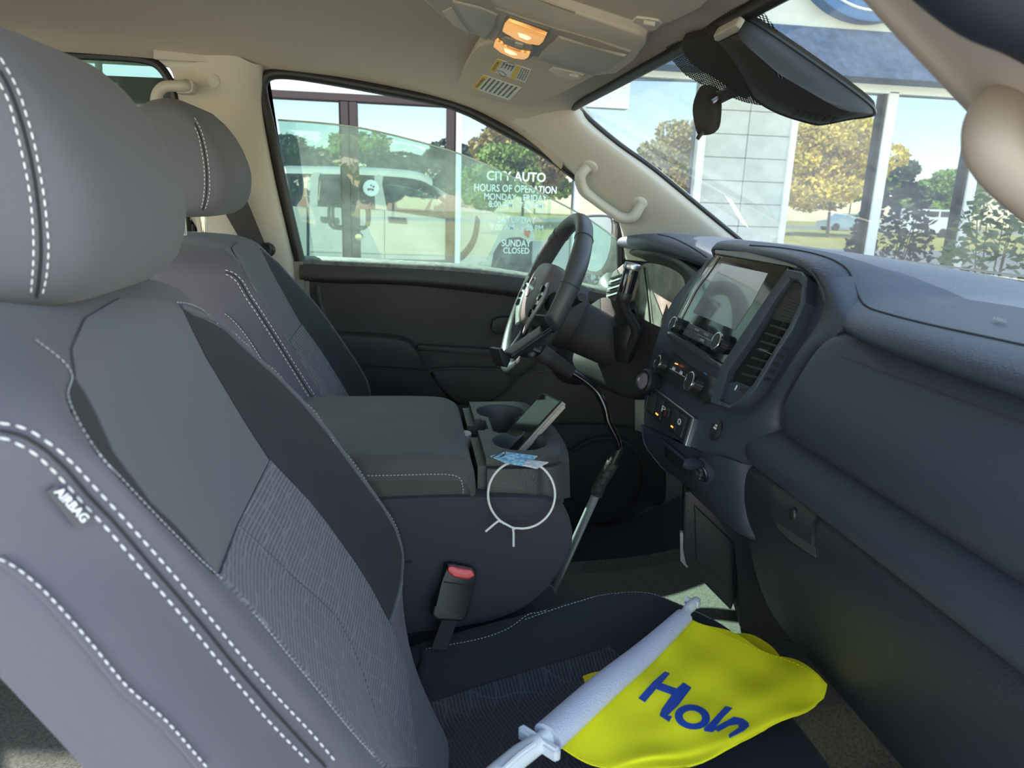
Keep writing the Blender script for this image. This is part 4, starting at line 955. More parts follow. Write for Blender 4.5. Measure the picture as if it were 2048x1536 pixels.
# body
prof = [(-.22, .525), (.02, .528), (.10, .527), (.185, .522), (.215, .510), (.232, .485), (.236, .450), (.222, .41), (.19, .365), (.14, .335), (.06, .32), (-.20, .30)]
rows = []
for y, k in ((-.158, .0), (-.163, .02), (-.158, .04), (-.145, .045)): pass
def sect(y, s): 
    return [V((.0 + (x - .0) * s, y, .43 + (z - .43) * s)) for x, z in prof]
rows = [sect(.17, .93), sect(.178, .97), sect(.170, 1.0), sect(0, 1.0), sect(-.145, 1.0), sect(-.155, .985), sect(-.158, .95), sect(-.158, .5), sect(-.158, .02)]
cb = surf('body', rows, CF, con, su=3, sv=2, sharp=70)
# front flap behind the cup tray (rising fabric front edge)
tray_top = .572
# cup tray with two real wells
TR = mat('tray_plastic', (.040, .040, .043), .5, bump=.4, scale=420, kind='vor')
bm = bmesh.new()
pts = [(.098, .178), (.098, -.138), (.190, -.142), (.232, -.125), (.244, -.06), (.246, .02), (.240, .11), (.222, .165), (.195, .178)]
f1 = [bm.verts.new((x, y, tray_top)) for x, y in pts]; f2 = [bm.verts.new((x + .004 * (x > .1), y + (.006 if y > .1 else (-.008 if y < -.1 else 0)), .505)) for x, y in pts]
bm.faces.new(f1); bm.faces.new(list(reversed(f2)))
for i in range(len(pts)): bm.faces.new([f1[i], f2[i], f2[(i + 1) % len(pts)], f1[(i + 1) % len(pts)]])
bmesh.ops.recalc_face_normals(bm, faces=bm.faces)
bmesh.ops.bevel(bm, geom=[e for e in bm.edges if all(v in f1 for v in e.verts)] + [e for e in bm.edges if abs(e.verts[0].co.z - e.verts[1].co.z) > .04], offset=.012, segments=4, affect='EDGES')
tray_me = bpy.data.meshes.new('t'); bm.to_mesh(tray_me); bm.free(); tob = bpy.data.objects.new('t', tray_me); COL.objects.link(tob)
def cutter(c, r, z0, z1, e=1):
    b = bmesh.new(); 
    rings = [[b.verts.new((c[0] + r * k * math.cos(a) * e, c[1] + r * k * math.sin(a), z)) for a in [2 * math.pi * j / 40 for j in range(40)]] for z, k in ((z0, .82), (z1 - .012, .96), (z1 - .003, 1.02), (z1, 1.08), (z1 + .03, 1.12))]
    for A, B in zip(rings, rings[1:]):
        for j in range(40): b.faces.new([A[j], A[(j + 1) % 40], B[(j + 1) % 40], B[j]])
    b.faces.new(rings[0]); b.faces.new(rings[-1]); bmesh.ops.recalc_face_normals(b, faces=b.faces)
    me = bpy.data.meshes.new('c'); b.to_mesh(me); b.free(); o = bpy.data.objects.new('c', me); COL.objects.link(o); return o
cuts = [cutter((.160, .105), .040, .514, tray_top), cutter((.170, -.055), .040, .514, tray_top)]
bb = bmesh.new(); boxbm(bb, (.160, .03, tray_top - .01), (.052, .09, .055), bevel=.006); me_ = bpy.data.meshes.new('c'); bb.to_mesh(me_); bb.free(); c3 = bpy.data.objects.new('c', me_); COL.objects.link(c3); cuts.append(c3)
bb = bmesh.new(); boxbm(bb, (.098, .03, tray_top - .01), (.06, .06, .055), bevel=.006); me_ = bpy.data.meshes.new('c'); bb.to_mesh(me_); bb.free(); c3 = bpy.data.objects.new('c', me_); COL.objects.link(c3); cuts.append(c3)
for c in cuts:
    md = tob.modifiers.new('b', 'BOOLEAN'); md.object = c; md.operation = 'DIFFERENCE'; md.solver = 'EXACT'
dg = bpy.context.evaluated_depsgraph_get(); me_ = bpy.data.meshes.new_from_object(tob.evaluated_get(dg))
for o in cuts + [tob]: bpy.data.objects.remove(o)
bm = bmesh.new(); bm.from_mesh(me_); tr = frombm('cup_tray', bm, TR, con, sharp=35)
# armrest lid, padded, with rounded near edge
lp_ = [(-.24, .515), (-.24, .568), (-.22, .578), (-.05, .580), (.05, .578), (.080, .570), (.092, .555), (.094, .525), (.088, .512)]
rows = []
for y, s, dz in ((.175, .0, 0), (.182, .0, 0), (.182, .92, 0), (.172, .99, 0), (.12, 1, .002), (0, 1, .002), (-.10, 1, -.002), (-.135, .99, -.008), (-.152, .96, -.018), (-.157, .90, -.026), (-.155, .80, -.028)):
    if s == 0: continue
    rows.append([V((x if x < 0 else x * (s * .5 + .5) if s < .97 else x, y, .512 + (z - .512) * (1 if dz > -.01 else (1 + dz / .066)))) for x, z in lp_])
rows.append([V((x * .98, -.148, .512)) for x, z in lp_])
lid = surf('armrest_lid', rows, LIDF, con, su=3, sv=3, sharp=70)
stitchpx(lid, [(735, 952), (790, 951), (860, 949), (900, 950), (920, 958), (926, 975), (926, 992)], THREADG, lid, dash=.003, gap=.002, r=.0007)
bz = tube('hinge_ribs', [(.093, .035, .520), (.093, .035, .556)], .010, mat('rib_grey', (.35, .35, .34), .5), con, sm=1, flat=(V((1, 0, 0)), 1.5))
for i in range(5): tube('rib', [(.100, .028 + i * .004, .548 - abs(i - 2) * .002), (.102, .028 + i * .004, .524)], .0012, SATIN, con, sm=1, res=6)
# centre seat cushion beneath
cs2 = thing('middle_cushion', 'narrow dark fabric center seat cushion below the console body', 'cushion', (.05, 0, .15))
rows = []
for x, z in ((-.2, .315), (0, .325), (.10, .328), (.19, .325), (.225, .312), (.242, .285), (.240, .22), (.235, .14)):
    rows.append([V((x, .165, .14)), V((x, .163, z - .05)), V((x, .150, z)), V((x, 0, z + .01)), V((x, -.118, z + .002)), V((x, -.134, z - .014)), V((x, -.138, z - .06)), V((x, -.138, .14))])
cu2 = surf('cushion', rows, CF, cs2, su=2, sv=3, sharp=75)
stitchpx(cu2, [(960, 1190), (1000, 1179), (1050, 1171), (1090, 1170), (1112, 1178)], THREADG, cu2, dash=.003, gap=.002, r=.0006)
# ---------------- buckle
bu = thing('seat_belt_buckle', 'black seat belt buckle with red release button beside the passenger seat', 'seat belt buckle', P(905, 1260, Y=-.19))
BPL = ((-.15, 1, -.35), P(915, 1180, Y=-.185).dot(V((-.15, 1, -.35))))
plate('housing', [(893, 1128), (903, 1126), (945, 1134), (953, 1142), (951, 1165), (934, 1232), (925, 1243), (875, 1240), (864, 1230), (868, 1212), (888, 1165)], BPL, .022, DARK, bu, bevel=.003)
BTOP = (BPL[0], BPL[1])
plate('release_button', [(895, 1133), (902, 1131), (943, 1139), (948, 1147), (947, 1152), (936, 1158), (908, 1153), (895, 1142)], BPL, .008, mat('buckle_red', (.70, .025, .05), .4, coat=.3), bu, bevel=.0015, out=.004)
text('lettering', 'PRESS', P(911, 1137.5, pl=(BPL[0], BPL[1] - .0045)), P(934, 1141.5, pl=(BPL[0], BPL[1] - .0045)), P(911.5, 1134, pl=(BPL[0], BPL[1] - .0045)), mat('press_print', (.5, .02, .04), .5), bu)
tube('housing_seam', [P(x, y, pl=(BPL[0], BPL[1] - .0015)) for x, y in ((888, 1164), (915, 1168), (949, 1174))], .0008, SEAM, bu, res=5, sm=1)
plate('webbing', [(885, 1238), (915, 1241), (893, 1300), (862, 1298)], (BPL[0], BPL[1] + .006), .003, mat('belt_webbing', (.028, .028, .03), .8, bump=.5, scale=900), bu)
# driver belt at the B pillar
blt = thing('seat_belt', 'dark grey seat belt webbing hanging in front of the driver-side pillar', 'seat belt', P(520, 500, Y=.70))
WEB = mat('belt_grey', (.055, .055, .06), .85, bump=.5, scale=900)
plate('webbing', [(455, 395), (486, 383), (510, 440), (530, 488), (540, 520), (530, 545), (505, 515), (475, 470), (452, 430)], ((0, 1, 0), .700), .003, WEB, blt)
lathe('anchor', P(535, 500, Y=.700), (0, -1, 0), [(-.01, .017), (.004, .017), (.007, .014), (.007, 0)], DARK, blt)
tube('anchor_loop', [P(530, 488, Y=.69), P(539, 492, Y=.69), P(540, 506, Y=.69), P(532, 513, Y=.69)], .004, DARK, blt)
# ================================================================== OVERHEAD
# driver visor (folded up)
VZ = ((-.18, 0, 1), 0); 
def vpl(x, y, z): return ((-.25, .12, 1), V((-.25, .12, 1)).dot(V((x, y, z))))
VP = ((.30, .16, 1), V((.30, .16, 1)).dot(V((.20, .45, 1.150))))
vis = thing('sun_visor', 'beige sun visor folded up on the driver side, with yellow and white warning labels', 'sun visor', (.2, .45, 1.16))
VISF = mat('visor_fabric', (.48, .42, .33), .8, bump=.4, scale=700)
vb = plate('visor_body', [(945, 108), (955, 92), (1000, 80), (1100, 110), (1196, 140), (1185, 156), (1120, 188), (1066, 213), (1058, 213), (1040, 208), (1000, 205), (940, 190), (922, 180), (916, 168), (925, 145)], VP, .018, VISF, vis, bevel=.006)
plate('clip_recess', [(1098, 138), (1106, 133), (1150, 143), (1168, 148), (1160, 156), (1140, 158), (1108, 148)], VP, .004, TRIM, vis, out=.003, bevel=.0015)
tube('clip_pin', [P(1140, 149, pl=(VP[0], VP[1] - .006)), P(1158, 152, pl=(VP[0], VP[1] - .006))], .0035, TRIM, vis, sm=1)
YEL = mat('label_yellow', (.72, .52, .08), .6); LW = mat('label_white', (.72, .71, .66), .6); LK = mat('label_ink', (.10, .09, .08), .7)
def off(pl, d): return (pl[0], pl[1] + d * (1 if V(pl[0]).dot(CP) > pl[1] else -1) * V(pl[0]).length)
O1 = off(VP, .0008); O2 = off(VP, .0016)
def lab(q, par, yel, nlines, body=LW):
    L = plate('warning_label', q, VP, .001, body, par, out=.0008)
    for (u0, u1, v0, v1) in yel: plate('label_header', quad(*q, u0, u1, v0, v1), VP, .0006, YEL, L, out=.0012)
    return L
def lines(q, par, u0, u1, v0, v1, n, seed=1):
    r = random.Random(seed); bm = bmesh.new()
    for i in range(n):
        a = u0 + (u1 - u0) * (i + .2) / n; b = a + (u1 - u0) * .4 / n
        v = v0
        while v < v1:
            l = r.uniform(.03, .10); pp = [P(*p, pl=O2) for p in quad(*q, a, b, v, min(v + l, v1))]
            bm.faces.new([bm.verts.new(p) for p in pp]); v += l + .02
    frombm('small_print', bm, LK, par, kind='stuff')
# label 1: upper
q1 = [(995, 117), (1063, 139), (1051, 165), (978, 141)]
L1 = lab(q1, vis, [(0, .16, 0, 1), (.58, .70, 0, 1)], 3); lines(q1, L1, .20, .56, .15, .55, 4, 2); lines(q1, L1, .73, .98, .08, .92, 4, 3)
for k, (a, b) in enumerate((((1005, 126), (1030, 130)), ((992, 141), (1012, 150)))):
    tube('pictogram', [P(a[0], a[1], pl=O2), P((a[0] + b[0]) / 2, (a[1] + b[1]) / 2 - 3, pl=O2), P(b[0], b[1], pl=O2), P(b[0] - 6, b[1] + 3, pl=O2), P(a[0] + 4, a[1] + 3, pl=O2)], .0005, LK, L1, res=4)
q2 = [(966, 149), (1043, 175), (1018, 200), (944, 175)]
L2 = lab(q2, vis, [(0, .14, 0, 1)], 3); lines(q2, L2, .17, .97, .08, .92, 7, 4)
for L_, q_, s_ in ((L1, q1, 'CAUTION'), (L2, q2, 'WARNING')):
    A, B, Cc = [P(*quad(*q_, *uv)[0], pl=O2) for uv in ((.12, .12, .92, .92), (.12, .12, .2, .2), (.04, .04, .92, .92))]; text('lettering', s_, A, B, Cc, LK, L_, depth=.0002)
# passenger visor at the top of the frame
VP2 = ((.28, -.02, 1), V((.28, -.02, 1)).dot(V((.32, -.07, 1.158))))
v2 = thing('sun_visor', 'beige sun visor above the passenger side, cut off by the top of the picture', 'sun visor', (.26, -.3, 1.12))
plate('visor_body', [(1065, -10), (1130, 14), (1260, 52), (1275, 60), (1300, 62), (1322, 52), (1400, 15), (1440, -12), (1440, -120), (1000, -120)], VP2, .018, VISF, v2, bevel=.006)
plate('clip_recess', [(1264, 40), (1274, 31), (1318, 38), (1326, 44), (1312, 56), (1296, 61), (1276, 57)], VP2, .004, TRIM, v2, out=.003, bevel=.0015)
tube('clip_pin', [P(1289, 44, pl=off(VP2, .006)), P(1312, 48, pl=off(VP2, .006))], .0035, TRIM, v2, sm=1)
# overhead console
OP = ((.28, .03, 1), V((.28, .03, 1)).dot(V((.25, 0, 1.160))))
oc = thing('overhead_console', 'beige overhead console with two lit amber map lamps and a closed bin', 'overhead console', (.18, -.03, 1.15))
OC = mat('console_beige', (.50, .44, .35), .5, bump=.1, scale=500); OCG = mat('console_greige', (.34, .30, .24), .5, bump=.1, scale=500)
plate('shell', [(800, -60), (850, 5), (885, 35), (930, 62), (985, 83), (1060, 112), (1150, 140), (1195, 152), (1232, 148), (1268, 120), (1290, 92), (1290, 78), (1270, 66), (1150, 28), (1060, -2), (1000, -40), (900, -120)], OP, .035, OC, oc, bevel=.006)
plate('face_panel', [(812, -55), (860, 5), (890, 30), (934, 57), (990, 78), (1060, 105), (1150, 132), (1190, 144), (1215, 140), (1258, 106), (1262, 100), (1200, 80), (1110, 55), (1060, 38), (990, 14), (900, -50)], OP, .01, OCG, oc, bevel=.002, out=.003)
plate('bin_lid', [(1118, 66), (1190, 90), (1256, 105), (1225, 130), (1190, 145), (1130, 128), (1076, 112), (1085, 98)], OP, .008, mat('bin_greige', (.36, .32, .26), .45), oc, bevel=.003, out=.006)
plate('sunglass_bin', [(905, -5), (960, 8), (998, 24), (990, 45), (974, 74), (962, 68), (930, 30)], OP, .008, mat('bin_greige', (0, 0, 0)), oc, bevel=.003, out=.006)
plate('bin_pull', [(883, 18), (906, 8), (925, 40), (943, 62), (936, 61), (905, 45)], OP, .008, OC, oc, bevel=.003, out=.004)
LAMP = bpy.data.materials.new('amber_lamp'); LAMP.use_nodes = True; nl = LAMP.node_tree; bl_ = nl.nodes['Principled BSDF']
bl_.inputs['Base Color'].default_value = (.55, .28, .12, 1); bl_.inputs['Roughness'].default_value = .2; bl_.inputs['Emission Strength'].default_value = .40
tcl = nl.nodes.new('ShaderNodeTexCoord'); wv = nl.nodes.new('ShaderNodeTexWave'); wv.inputs['Scale'].default_value = 45; wv.bands_direction = 'Y'; nl.links.new(tcl.outputs['Object'], wv.inputs[0])
rl = nl.nodes.new('ShaderNodeValToRGB'); rl.color_ramp.elements[0].color = (.30, .09, .015, 1); rl.color_ramp.elements[1].color = (1, .50, .12, 1); nl.links.new(wv.outputs[0], rl.inputs[0]); nl.links.new(rl.outputs[0], bl_.inputs['Emission Color'])
lampbulb = mat('lamp_filament', (1, .8, .4), .3, emit=((1, .62, .22), .9))
plate('lamp_bezel', [(1022, 26), (1100, 52), (1098, 60), (1070, 104), (1060, 112), (1030, 106), (992, 86), (990, 78), (1004, 52), (1012, 30)], OP, .004, mat('bezel_greige', (.16, .15, .135), .45), oc, bevel=.002, out=.006)
l1 = plate('map_lamp', [(1021, 28), (1050, 38), (1075, 47), (1097, 56), (1090, 70), (1083, 78), (1060, 75), (1035, 66), (1008, 50), (1012, 38)], OP, .006, LAMP, oc, bevel=.002, out=.010)
l2 = plate('map_lamp', [(997, 68), (1020, 84), (1042, 92), (1064, 95), (1060, 104), (1052, 108), (1030, 105), (1005, 94), (990, 82), (992, 74)], OP, .006, LAMP, oc, bevel=.002, out=.010)
plate('filament', [(1040, 52), (1055, 56), (1066, 63), (1058, 66), (1044, 60)], OP, .001, lampbulb, l1, out=.0106)
plate('filament', [(1012, 84), (1030, 91), (1038, 97), (1026, 97), (1014, 91)], OP, .001, lampbulb, l2, out=.0106)
sb = plate('lamp_switch', [(1005, 68), (1014, 64), (1032, 70), (1066, 80), (1070, 86), (1062, 90), (1035, 86), (1012, 78)], OP, .004, OCG, oc, bevel=.001, out=.0085)
plate('rocker', [(1034, 72), (1050, 76), (1048, 82), (1033, 78)], OP, .003, OC, sb, bevel=.001, out=.011)
# ---------------- grab handles
GH = mat('handle_beige', (.50, .46, .40), .45)
h1 = thing('grab_handle', 'beige curved grab handle on the driver-side front windshield pillar', 'grab handle', P(1220, 390, Y=.66))
def hpt(x, y, d): 
    q, n = hit(APIL, x, y); return q + n * d
tube('grip', [hpt(1176, 332, .002), hpt(1168, 340, .022), hpt(1178, 362, .030), hpt(1200, 384, .028), hpt(1228, 406, .027), hpt(1250, 422, .027), hpt(1270, 424, .022), hpt(1285, 405, .002)], [.016, .0175, .0175, .015, .015, .0165, .0175, .016], GH, h1, res=14, flat=(V((0, 1, 0)), .8))
for x, y in ((1180, 335), (1279, 408)):
    q, n = hit(APIL, x, y); lathe('mount', q - n * .003, n, [(0, .021), (.004, .020), (.007, .016), (.007, 0)], TRIM, h1, res=20)
h2 = thing('grab_handle', 'beige L-shaped grab handle high on the pillar behind the driver seat', 'grab handle', P(340, 180, Y=.70))
tube('grip', [P(374, 168, Y=.715), P(372, 172, Y=.690), P(350, 172, Y=.685), P(328, 174, Y=.685), P(314, 190, Y=.685), P(311, 215, Y=.685), P(312, 240, Y=.69), P(318, 258, Y=.715)], [.011, .0125, .012, .012, .012, .011, .011, .012], GH, h2, res=14)
plate('mount_cover', [(352, 165), (384, 160), (388, 168), (385, 184), (378, 187), (352, 186)], ((0, 1, 0), .688), .03, GH, h2, bevel=.003)
h3 = thing('grab_handle', 'out-of-focus beige grab handle on the passenger pillar at the right edge', 'grab handle', P(2030, 290, Y=-.62))
tube('grip', [P(2045, 185, Y=-.605), P(2000, 222, Y=-.63), P(1986, 275, Y=-.645), P(2006, 322, Y=-.65), P(2060, 378, Y=-.65), P(2140, 440, Y=-.64), P(2185, 430, Y=-.60)], [.016, .018, .018, .018, .017, .017, .016], mat('handle_beige_shade', (.36, .30, .26), .5), h3, res=16)  # beige darkened in the colour to offset sunlight on the grip
# ---------------- mirror camera housing on the windshield
mh = thing('mirror_housing', 'large black camera housing hanging on the windshield behind the mirror', 'camera housing', (.45, 0, 1.16))
MB = mat('mirror_plastic', (.026, .024, .022), .7, bump=.15, scale=500, spec=.25)
HPL = ((.62, -.50, .60), V((.62, -.50, .60)).dot(P(1560, 150, Y=-.06)))
def hp(x, y, k=0): 
    n = V(HPL[0]); return P(x, y, pl=(HPL[0], HPL[1] - k))
# loft: rim against the glass, swelling towards the cabin
rim = [(1425, 66), (1440, 50), (1476, 36), (1500, 42), (1560, 80), (1640, 135), (1700, 178), (1738, 208), (1748, 222), (1742, 230), (1700, 236), (1650, 246), (1625, 245), (1560, 225), (1510, 196), (1488, 165), (1462, 120), (1440, 95)]
mid = [(1430, 76), (1446, 62), (1476, 50), (1494, 56), (1552, 100), (1630, 158), (1686, 196), (1724, 218), (1732, 227), (1722, 232), (1690, 238), (1652, 246), (1622, 244), (1562, 223), (1514, 194), (1494, 162), (1470, 118), (1448, 92)]
inn = [(1452, 92), (1462, 84), (1476, 80), (1488, 84), (1530, 120), (1590, 165), (1640, 195), (1672, 212), (1680, 220), (1676, 224), (1655, 230), (1630, 234), (1608, 230), (1560, 208), (1522, 182), (1502, 156), (1484, 124), (1466, 104)]
cpt = [(1500 + (x - 1560) * .1 + 60, 150 + (y - 150) * .1) for x, y in inn]
Rr = [P(x, y, pl=(WSP[0], WSP[1] - .006)) for x, y in rim]
Mm = [P(x, y, pl=(WSP[0], WSP[1] - .022)) for x, y in mid]
Ii = [P(x, y, pl=(WSP[0], WSP[1] - .036)) for x, y in inn]
Cc_ = [P(x, y, pl=(WSP[0], WSP[1] - .040)) for x, y in cpt]
msh = surf('shell', [[p + V((.0, 0, .008)) for p in Rr], Rr, [p.lerp(q, .25) for p, q in zip(Rr, Mm)], Mm, Ii, Cc_], MB, mh, su=2, sv=3, cu=True)
tube('rim', [p for p in Rr] + [Rr[0]], .003, DARK, mh, res=6)
for i in range(6):
    x, y = 1583 + i * 15.5, 229 + i * 3.0; patch('vent_slot', [(x, y), (x + 7, y + 1.5), (x + 17, y - 7 - 1), (x + 10, y - 9 - 1)], msh, mat('void_black', (0, 0, 0)), mh, off=.0012, smoothp=False, step=6)
# mirror mount block behind
mb = plate('mount_base', [(1362, 84), (1400, 76), (1428, 66), (1470, 120), (1500, 190), (1480, 196), (1440, 160), (1396, 140), (1368, 112)], (WSP[0], WSP[1] - .014), .012, MB, mh, bevel=.004, smoothp=2)
plate('mount_clip', [(1426, 72), (1470, 50), (1480, 58), (1474, 66), (1438, 84), (1428, 82)], (WSP[0], WSP[1] - .034), .010, mat('clip_beige', (.30, .28, .24), .5), mh, bevel=.002)
rv = thing('rearview_mirror', 'rear-view mirror with black shell on a short arm, seen edge-on', 'mirror', P(1410, 220, Y=0))
tube('arm', [P(1492, 172, Y=-.005), P(1470, 180, Y=-.003), P(1452, 188, Y=0)], [.0075, .0095, .0095], MB, rv, res=14, sm=2)
tube('arm_tip', [P(1456, 186, Y=0), P(1436, 196, Y=0)], [.0095, .0095], MB, rv, res=12, sm=1)
tube('ball_joint', [P(1436, 196, Y=0), P(1424, 204, Y=0)], .0035, SATIN, rv, sm=1)
face = [(1399, 176), (1392, 188), (1386, 210), (1386, 226), (1392, 256), (1398, 268), (1400, 262), (1401, 220), (1402, 186)]
shell = [(1402, 172), (1410, 169), (1420, 175), (1430, 200), (1431, 228), (1426, 250), (1412, 264), (1399, 268), (1395, 262), (1400, 220), (1400, 185)]
# body as loft between the glass rim and the rounded back
fr_ = [(1404, 174), (1395, 186), (1387, 205), (1386, 222), (1390, 245), (1395, 265), (1400, 270), (1405, 262), (1409, 240), (1410, 205), (1408, 182)]
F1 = [P(x, y, Y=.02) for x, y in [(1403, 171), (1396, 181), (1388, 200), (1385, 222), (1389, 248), (1395, 268), (1404, 267), (1409, 250), (1411, 222), (1411, 195), (1408, 176)]]
F2 = [p + V((.012, -.006, 0)) for p in F1]; c0 = sum(F1, V((0, 0, 0))) / len(F1)
F3 = [c0 + (p - c0) * .8 + V((.024, -.008, 0)) for p in F1]; F4 = [c0 + (p - c0) * .1 + V((.030, -.006, 0)) for p in F1]
surf('shell', [[c0 + (p - c0) * .92 + V((.002, 0, 0)) for p in F1], F1, F2, F3, F4], MB, rv, su=2, sv=2, cu=True)
bmv = bmesh.new(); bmv.faces.new([bmv.verts.new(c0 + (p - c0) * .90 + V((.0005, .001, 0))) for p in F1]); frombm('mirror_glass', bmv, mat('mirror_glass', (.8, .85, .85), .03, metal=1), rv, smooth=False)
tube('tilt_tab', [P(1405, 264, Y=.0), P(1400, 270, Y=0), P(1395, 278, Y=0)], [.004, .0035, .003], DARK, rv, sm=1)
# ================================================================== LOOSE THINGS
# tablet holder
th = thing('tablet_mount', 'floor-mounted black gooseneck tablet holder with silver lower tube', 'tablet mount', P(1112, 1165, Y=.17))
yy = .18
lowp, upp = P(1110, 1172, Y=.175), P(1196, 980, Y=.165)
tube('silver_tube', [lowp + (lowp - upp) * .12, lowp, upp], .0085, ALU, th, sm=1, res=18)
tube('grip_collar', [P(1192, 990, Y=.165), P(1200, 968, Y=.165), P(1226, 925, Y=.16)], .0125, mat('worn_grip', (.05, .047, .045), .7, var=.8, vs=120), th, sm=1, res=18)
tube('collar_neck', [P(1224, 928, Y=.16), P(1235, 905, Y=.16), P(1240, 895, Y=.16)], [.009, .008, .0065], DARK, th, sm=1, res=14)
tube('gooseneck', [P(1226, 925, Y=.160), P(1236, 903, Y=.16), P(1234, 880, Y=.16), P(1217, 845, Y=.165), P(1210, 815, Y=.17), P(1195, 785, Y=.18), P(1172, 763, Y=.185), P(1140, 742, Y=.19)], [.0055, .0065, .0068, .0068, .0068, .0068, .0075, .009], GLOSSB, th, res=14, sm=6)
tube('joint_sleeve', [P(1144, 746, Y=.188), P(1115, 727, Y=.19), P(1096, 714, Y=.192)], [.0125, .0150, .0150], MB, th, sm=1, res=20)
tube('locking_ring', [P(1099, 716, Y=.192), P(1088, 709, Y=.193), P(1080, 702, Y=.193)], [.0165, .0175, .0160], DARKM, th, sm=1, res=20)
tube('ball_stem', [P(1082, 704, Y=.193), P(1066, 698, Y=.195)], .006, DARK, th, sm=1)
KP = ((-.55, 1, -.1), P(1060, 690, Y=.19).dot(V((-.55, 1, -.1))))
plate('clamp_back', [(1055, 708), (1092, 684), (1098, 692), (1066, 718), (1058, 715)], KP, .03, DARKM, th, bevel=.002)
plate('mauve_pad', [(1058, 708), (1082, 692), (1084, 697), (1062, 714)], KP, .004, mat('mauve_plastic', (.12, .09, .14), .5), th, out=.002)
plate('clamp_bar', [(1020, 714), (1022, 706), (1100, 652), (1106, 658), (1100, 668), (1028, 718)], KP, .03, DARK, th, bevel=.002, out=.004)
tube('clamp_rail', [P(1024, 714, pl=(KP[0], KP[1] - .012)), P(1102, 660, pl=(KP[0], KP[1] - .012))], .0018, GLOSSB, th, sm=1)
plate('lower_jaw', [(995, 698), (1003, 696), (1010, 712), (1020, 714), (1018, 722), (1012, 735), (1004, 730), (1000, 716)], KP, .03, DARK, th, bevel=.0015, out=.004)
plate('upper_jaw', [(1086, 632), (1092, 630), (1102, 642), (1114, 652), (1115, 660), (1106, 666), (1100, 656), (1090, 646)], KP, .03, DARK, th, bevel=.0015, out=.004)
# phone in the cup holder
phn = thing('phone', 'black smartphone in a tan-edged case leaning out of the near cupholder', 'phone', P(1030, 890, Y=-.02))
a = P(1102, 778, Y=.045); b = P(1126, 802, Y=-.015); c = P(1050, 885, Y=-.035)      # far top, near top, near bottom
u = (c - b); v = (a - b); v = v - u * (v.dot(u) / u.length_squared); v = v.normalized() * .072; u = u.normalized() * .150; nP = u.cross(v).normalized()
if nP.dot(V((-1, 0, .3))) < 0: nP = -nP
cen_ = b + u * .5 + v * .5
A3 = (u.normalized(), v.normalized(), nP)
box('case', cen_ - nP * .007, (.150, .072, .013), mat('case_tan', (.42, .36, .31), .4, coat=.3), phn, A3, bevel=.0035, seg=3)
box('bezel', cen_ + nP * .0000, (.147, .069, .002), DARK, phn, A3, bevel=.0009)
box('screen', cen_ + nP * .0012, (.141, .064, .0008), mat('phone_glass', (.010, .011, .012), .05, spec=.45), phn, A3, bevel=.0003)
for k, l in ((.018, .010), (.034, .014), (.052, .012)): box('side_button', b + u.normalized() * (k + .01) - v.normalized() * .0006 - nP * .0055, (l, .002, .003), mat('button_tan', (.5, .44, .38), .4), phn, A3, bevel=.0008)
# paper tag + wire hoop
tg = thing('paper_tag', 'light blue and white paper packet lying on the cupholder rim', 'packet', P(1040, 918, Z=.578))
TPk = ((0, -.05, 1), V((0, -.05, 1)).dot(P(1040, 920, Z=.590)))
TB = bpy.data.materials.new('tag_blue_print'); TB.use_nodes = True; n1 = TB.node_tree; bb_ = n1.nodes['Principled BSDF']; nz = n1.nodes.new('ShaderNodeTexNoise'); nz.inputs['Scale'].default_value = 180; nz.inputs['Detail'].default_value = 4
tcx = n1.nodes.new('ShaderNodeTexCoord'); n1.links.new(tcx.outputs['Object'], nz.inputs[0]); rr_ = n1.nodes.new('ShaderNodeValToRGB'); rr_.color_ramp.elements[0].position = .42; rr_.color_ramp.elements[1].position = .58
rr_.color_ramp.elements[0].color = (.10, .38, .62, 1); rr_.color_ramp.elements[1].color = (.45, .70, .80, 1); n1.links.new(nz.outputs[0], rr_.inputs[0]); n1.links.new(rr_.outputs[0], bb_.inputs[0])
plate('blue_card', [(981, 912), (1010, 903), (1075, 912), (1048, 931), (1012, 925)], TPk, .0012, TB, tg)
plate('white_card', [(1046, 930), (1054, 919), (1097, 924), (1074, 936)], off(TPk, .001), .0012, mat('card_white', (.65, .68, .70), .5, var=.3, vs=200), tg)
text('lettering', 'LONG LASTING', P(1046, 919, pl=off(TPk, .0016)), P(1068, 922, pl=off(TPk, .0016)), P(1049, 915, pl=off(TPk, .0016)), mat('tag_ink', (.08, .25, .4), .6), tg, depth=.0001)
tube('wire_clip', [P(x, y, pl=off(TPk, .003)) for x, y in ((985, 914), (1000, 906), (1008, 902), (1010, 908), (1000, 914))], .0008, DARK, tg)
rg = thing('wire_hoop', 'white wire hoop with two bent ends leaning on the console side', 'wire hoop', P(1043, 1057, Y=-.17))
HP_ = ((0, 1, -.18), V((0, 1, -.18)).dot(P(1043, 1000, Y=-.176)))
cx, cy, rx, ry = 1043, 989, 67, 68
loop = [P(cx + rx * math.cos(t), cy + ry * math.sin(t), pl=HP_) for t in [R_(100) - 2 * math.pi * j / 32 * (340 / 360) for j in range(33)]]
HW = mat('wire_white', (.72, .72, .70), .35)
tube('wire_loop', loop[:], .0017, HW, rg, res=8, sm=2)
tube('wire_end', [P(1031, 1057, pl=HP_), P(1026, 1058, pl=HP_), P(1027, 1066, pl=HP_), P(1027, 1093, pl=HP_)], .0017, HW, rg, res=8)
tube('wire_end', [P(1022, 1054, pl=HP_), P(1001, 1043, pl=HP_), P(994, 1044, pl=HP_), P(971, 1063, pl=HP_)], .0017, HW, rg, res=8)
tube('wire_link', [P(1031, 1057, pl=HP_), P(1022, 1054, pl=HP_)], .0017, HW, rg, res=8, sm=1)
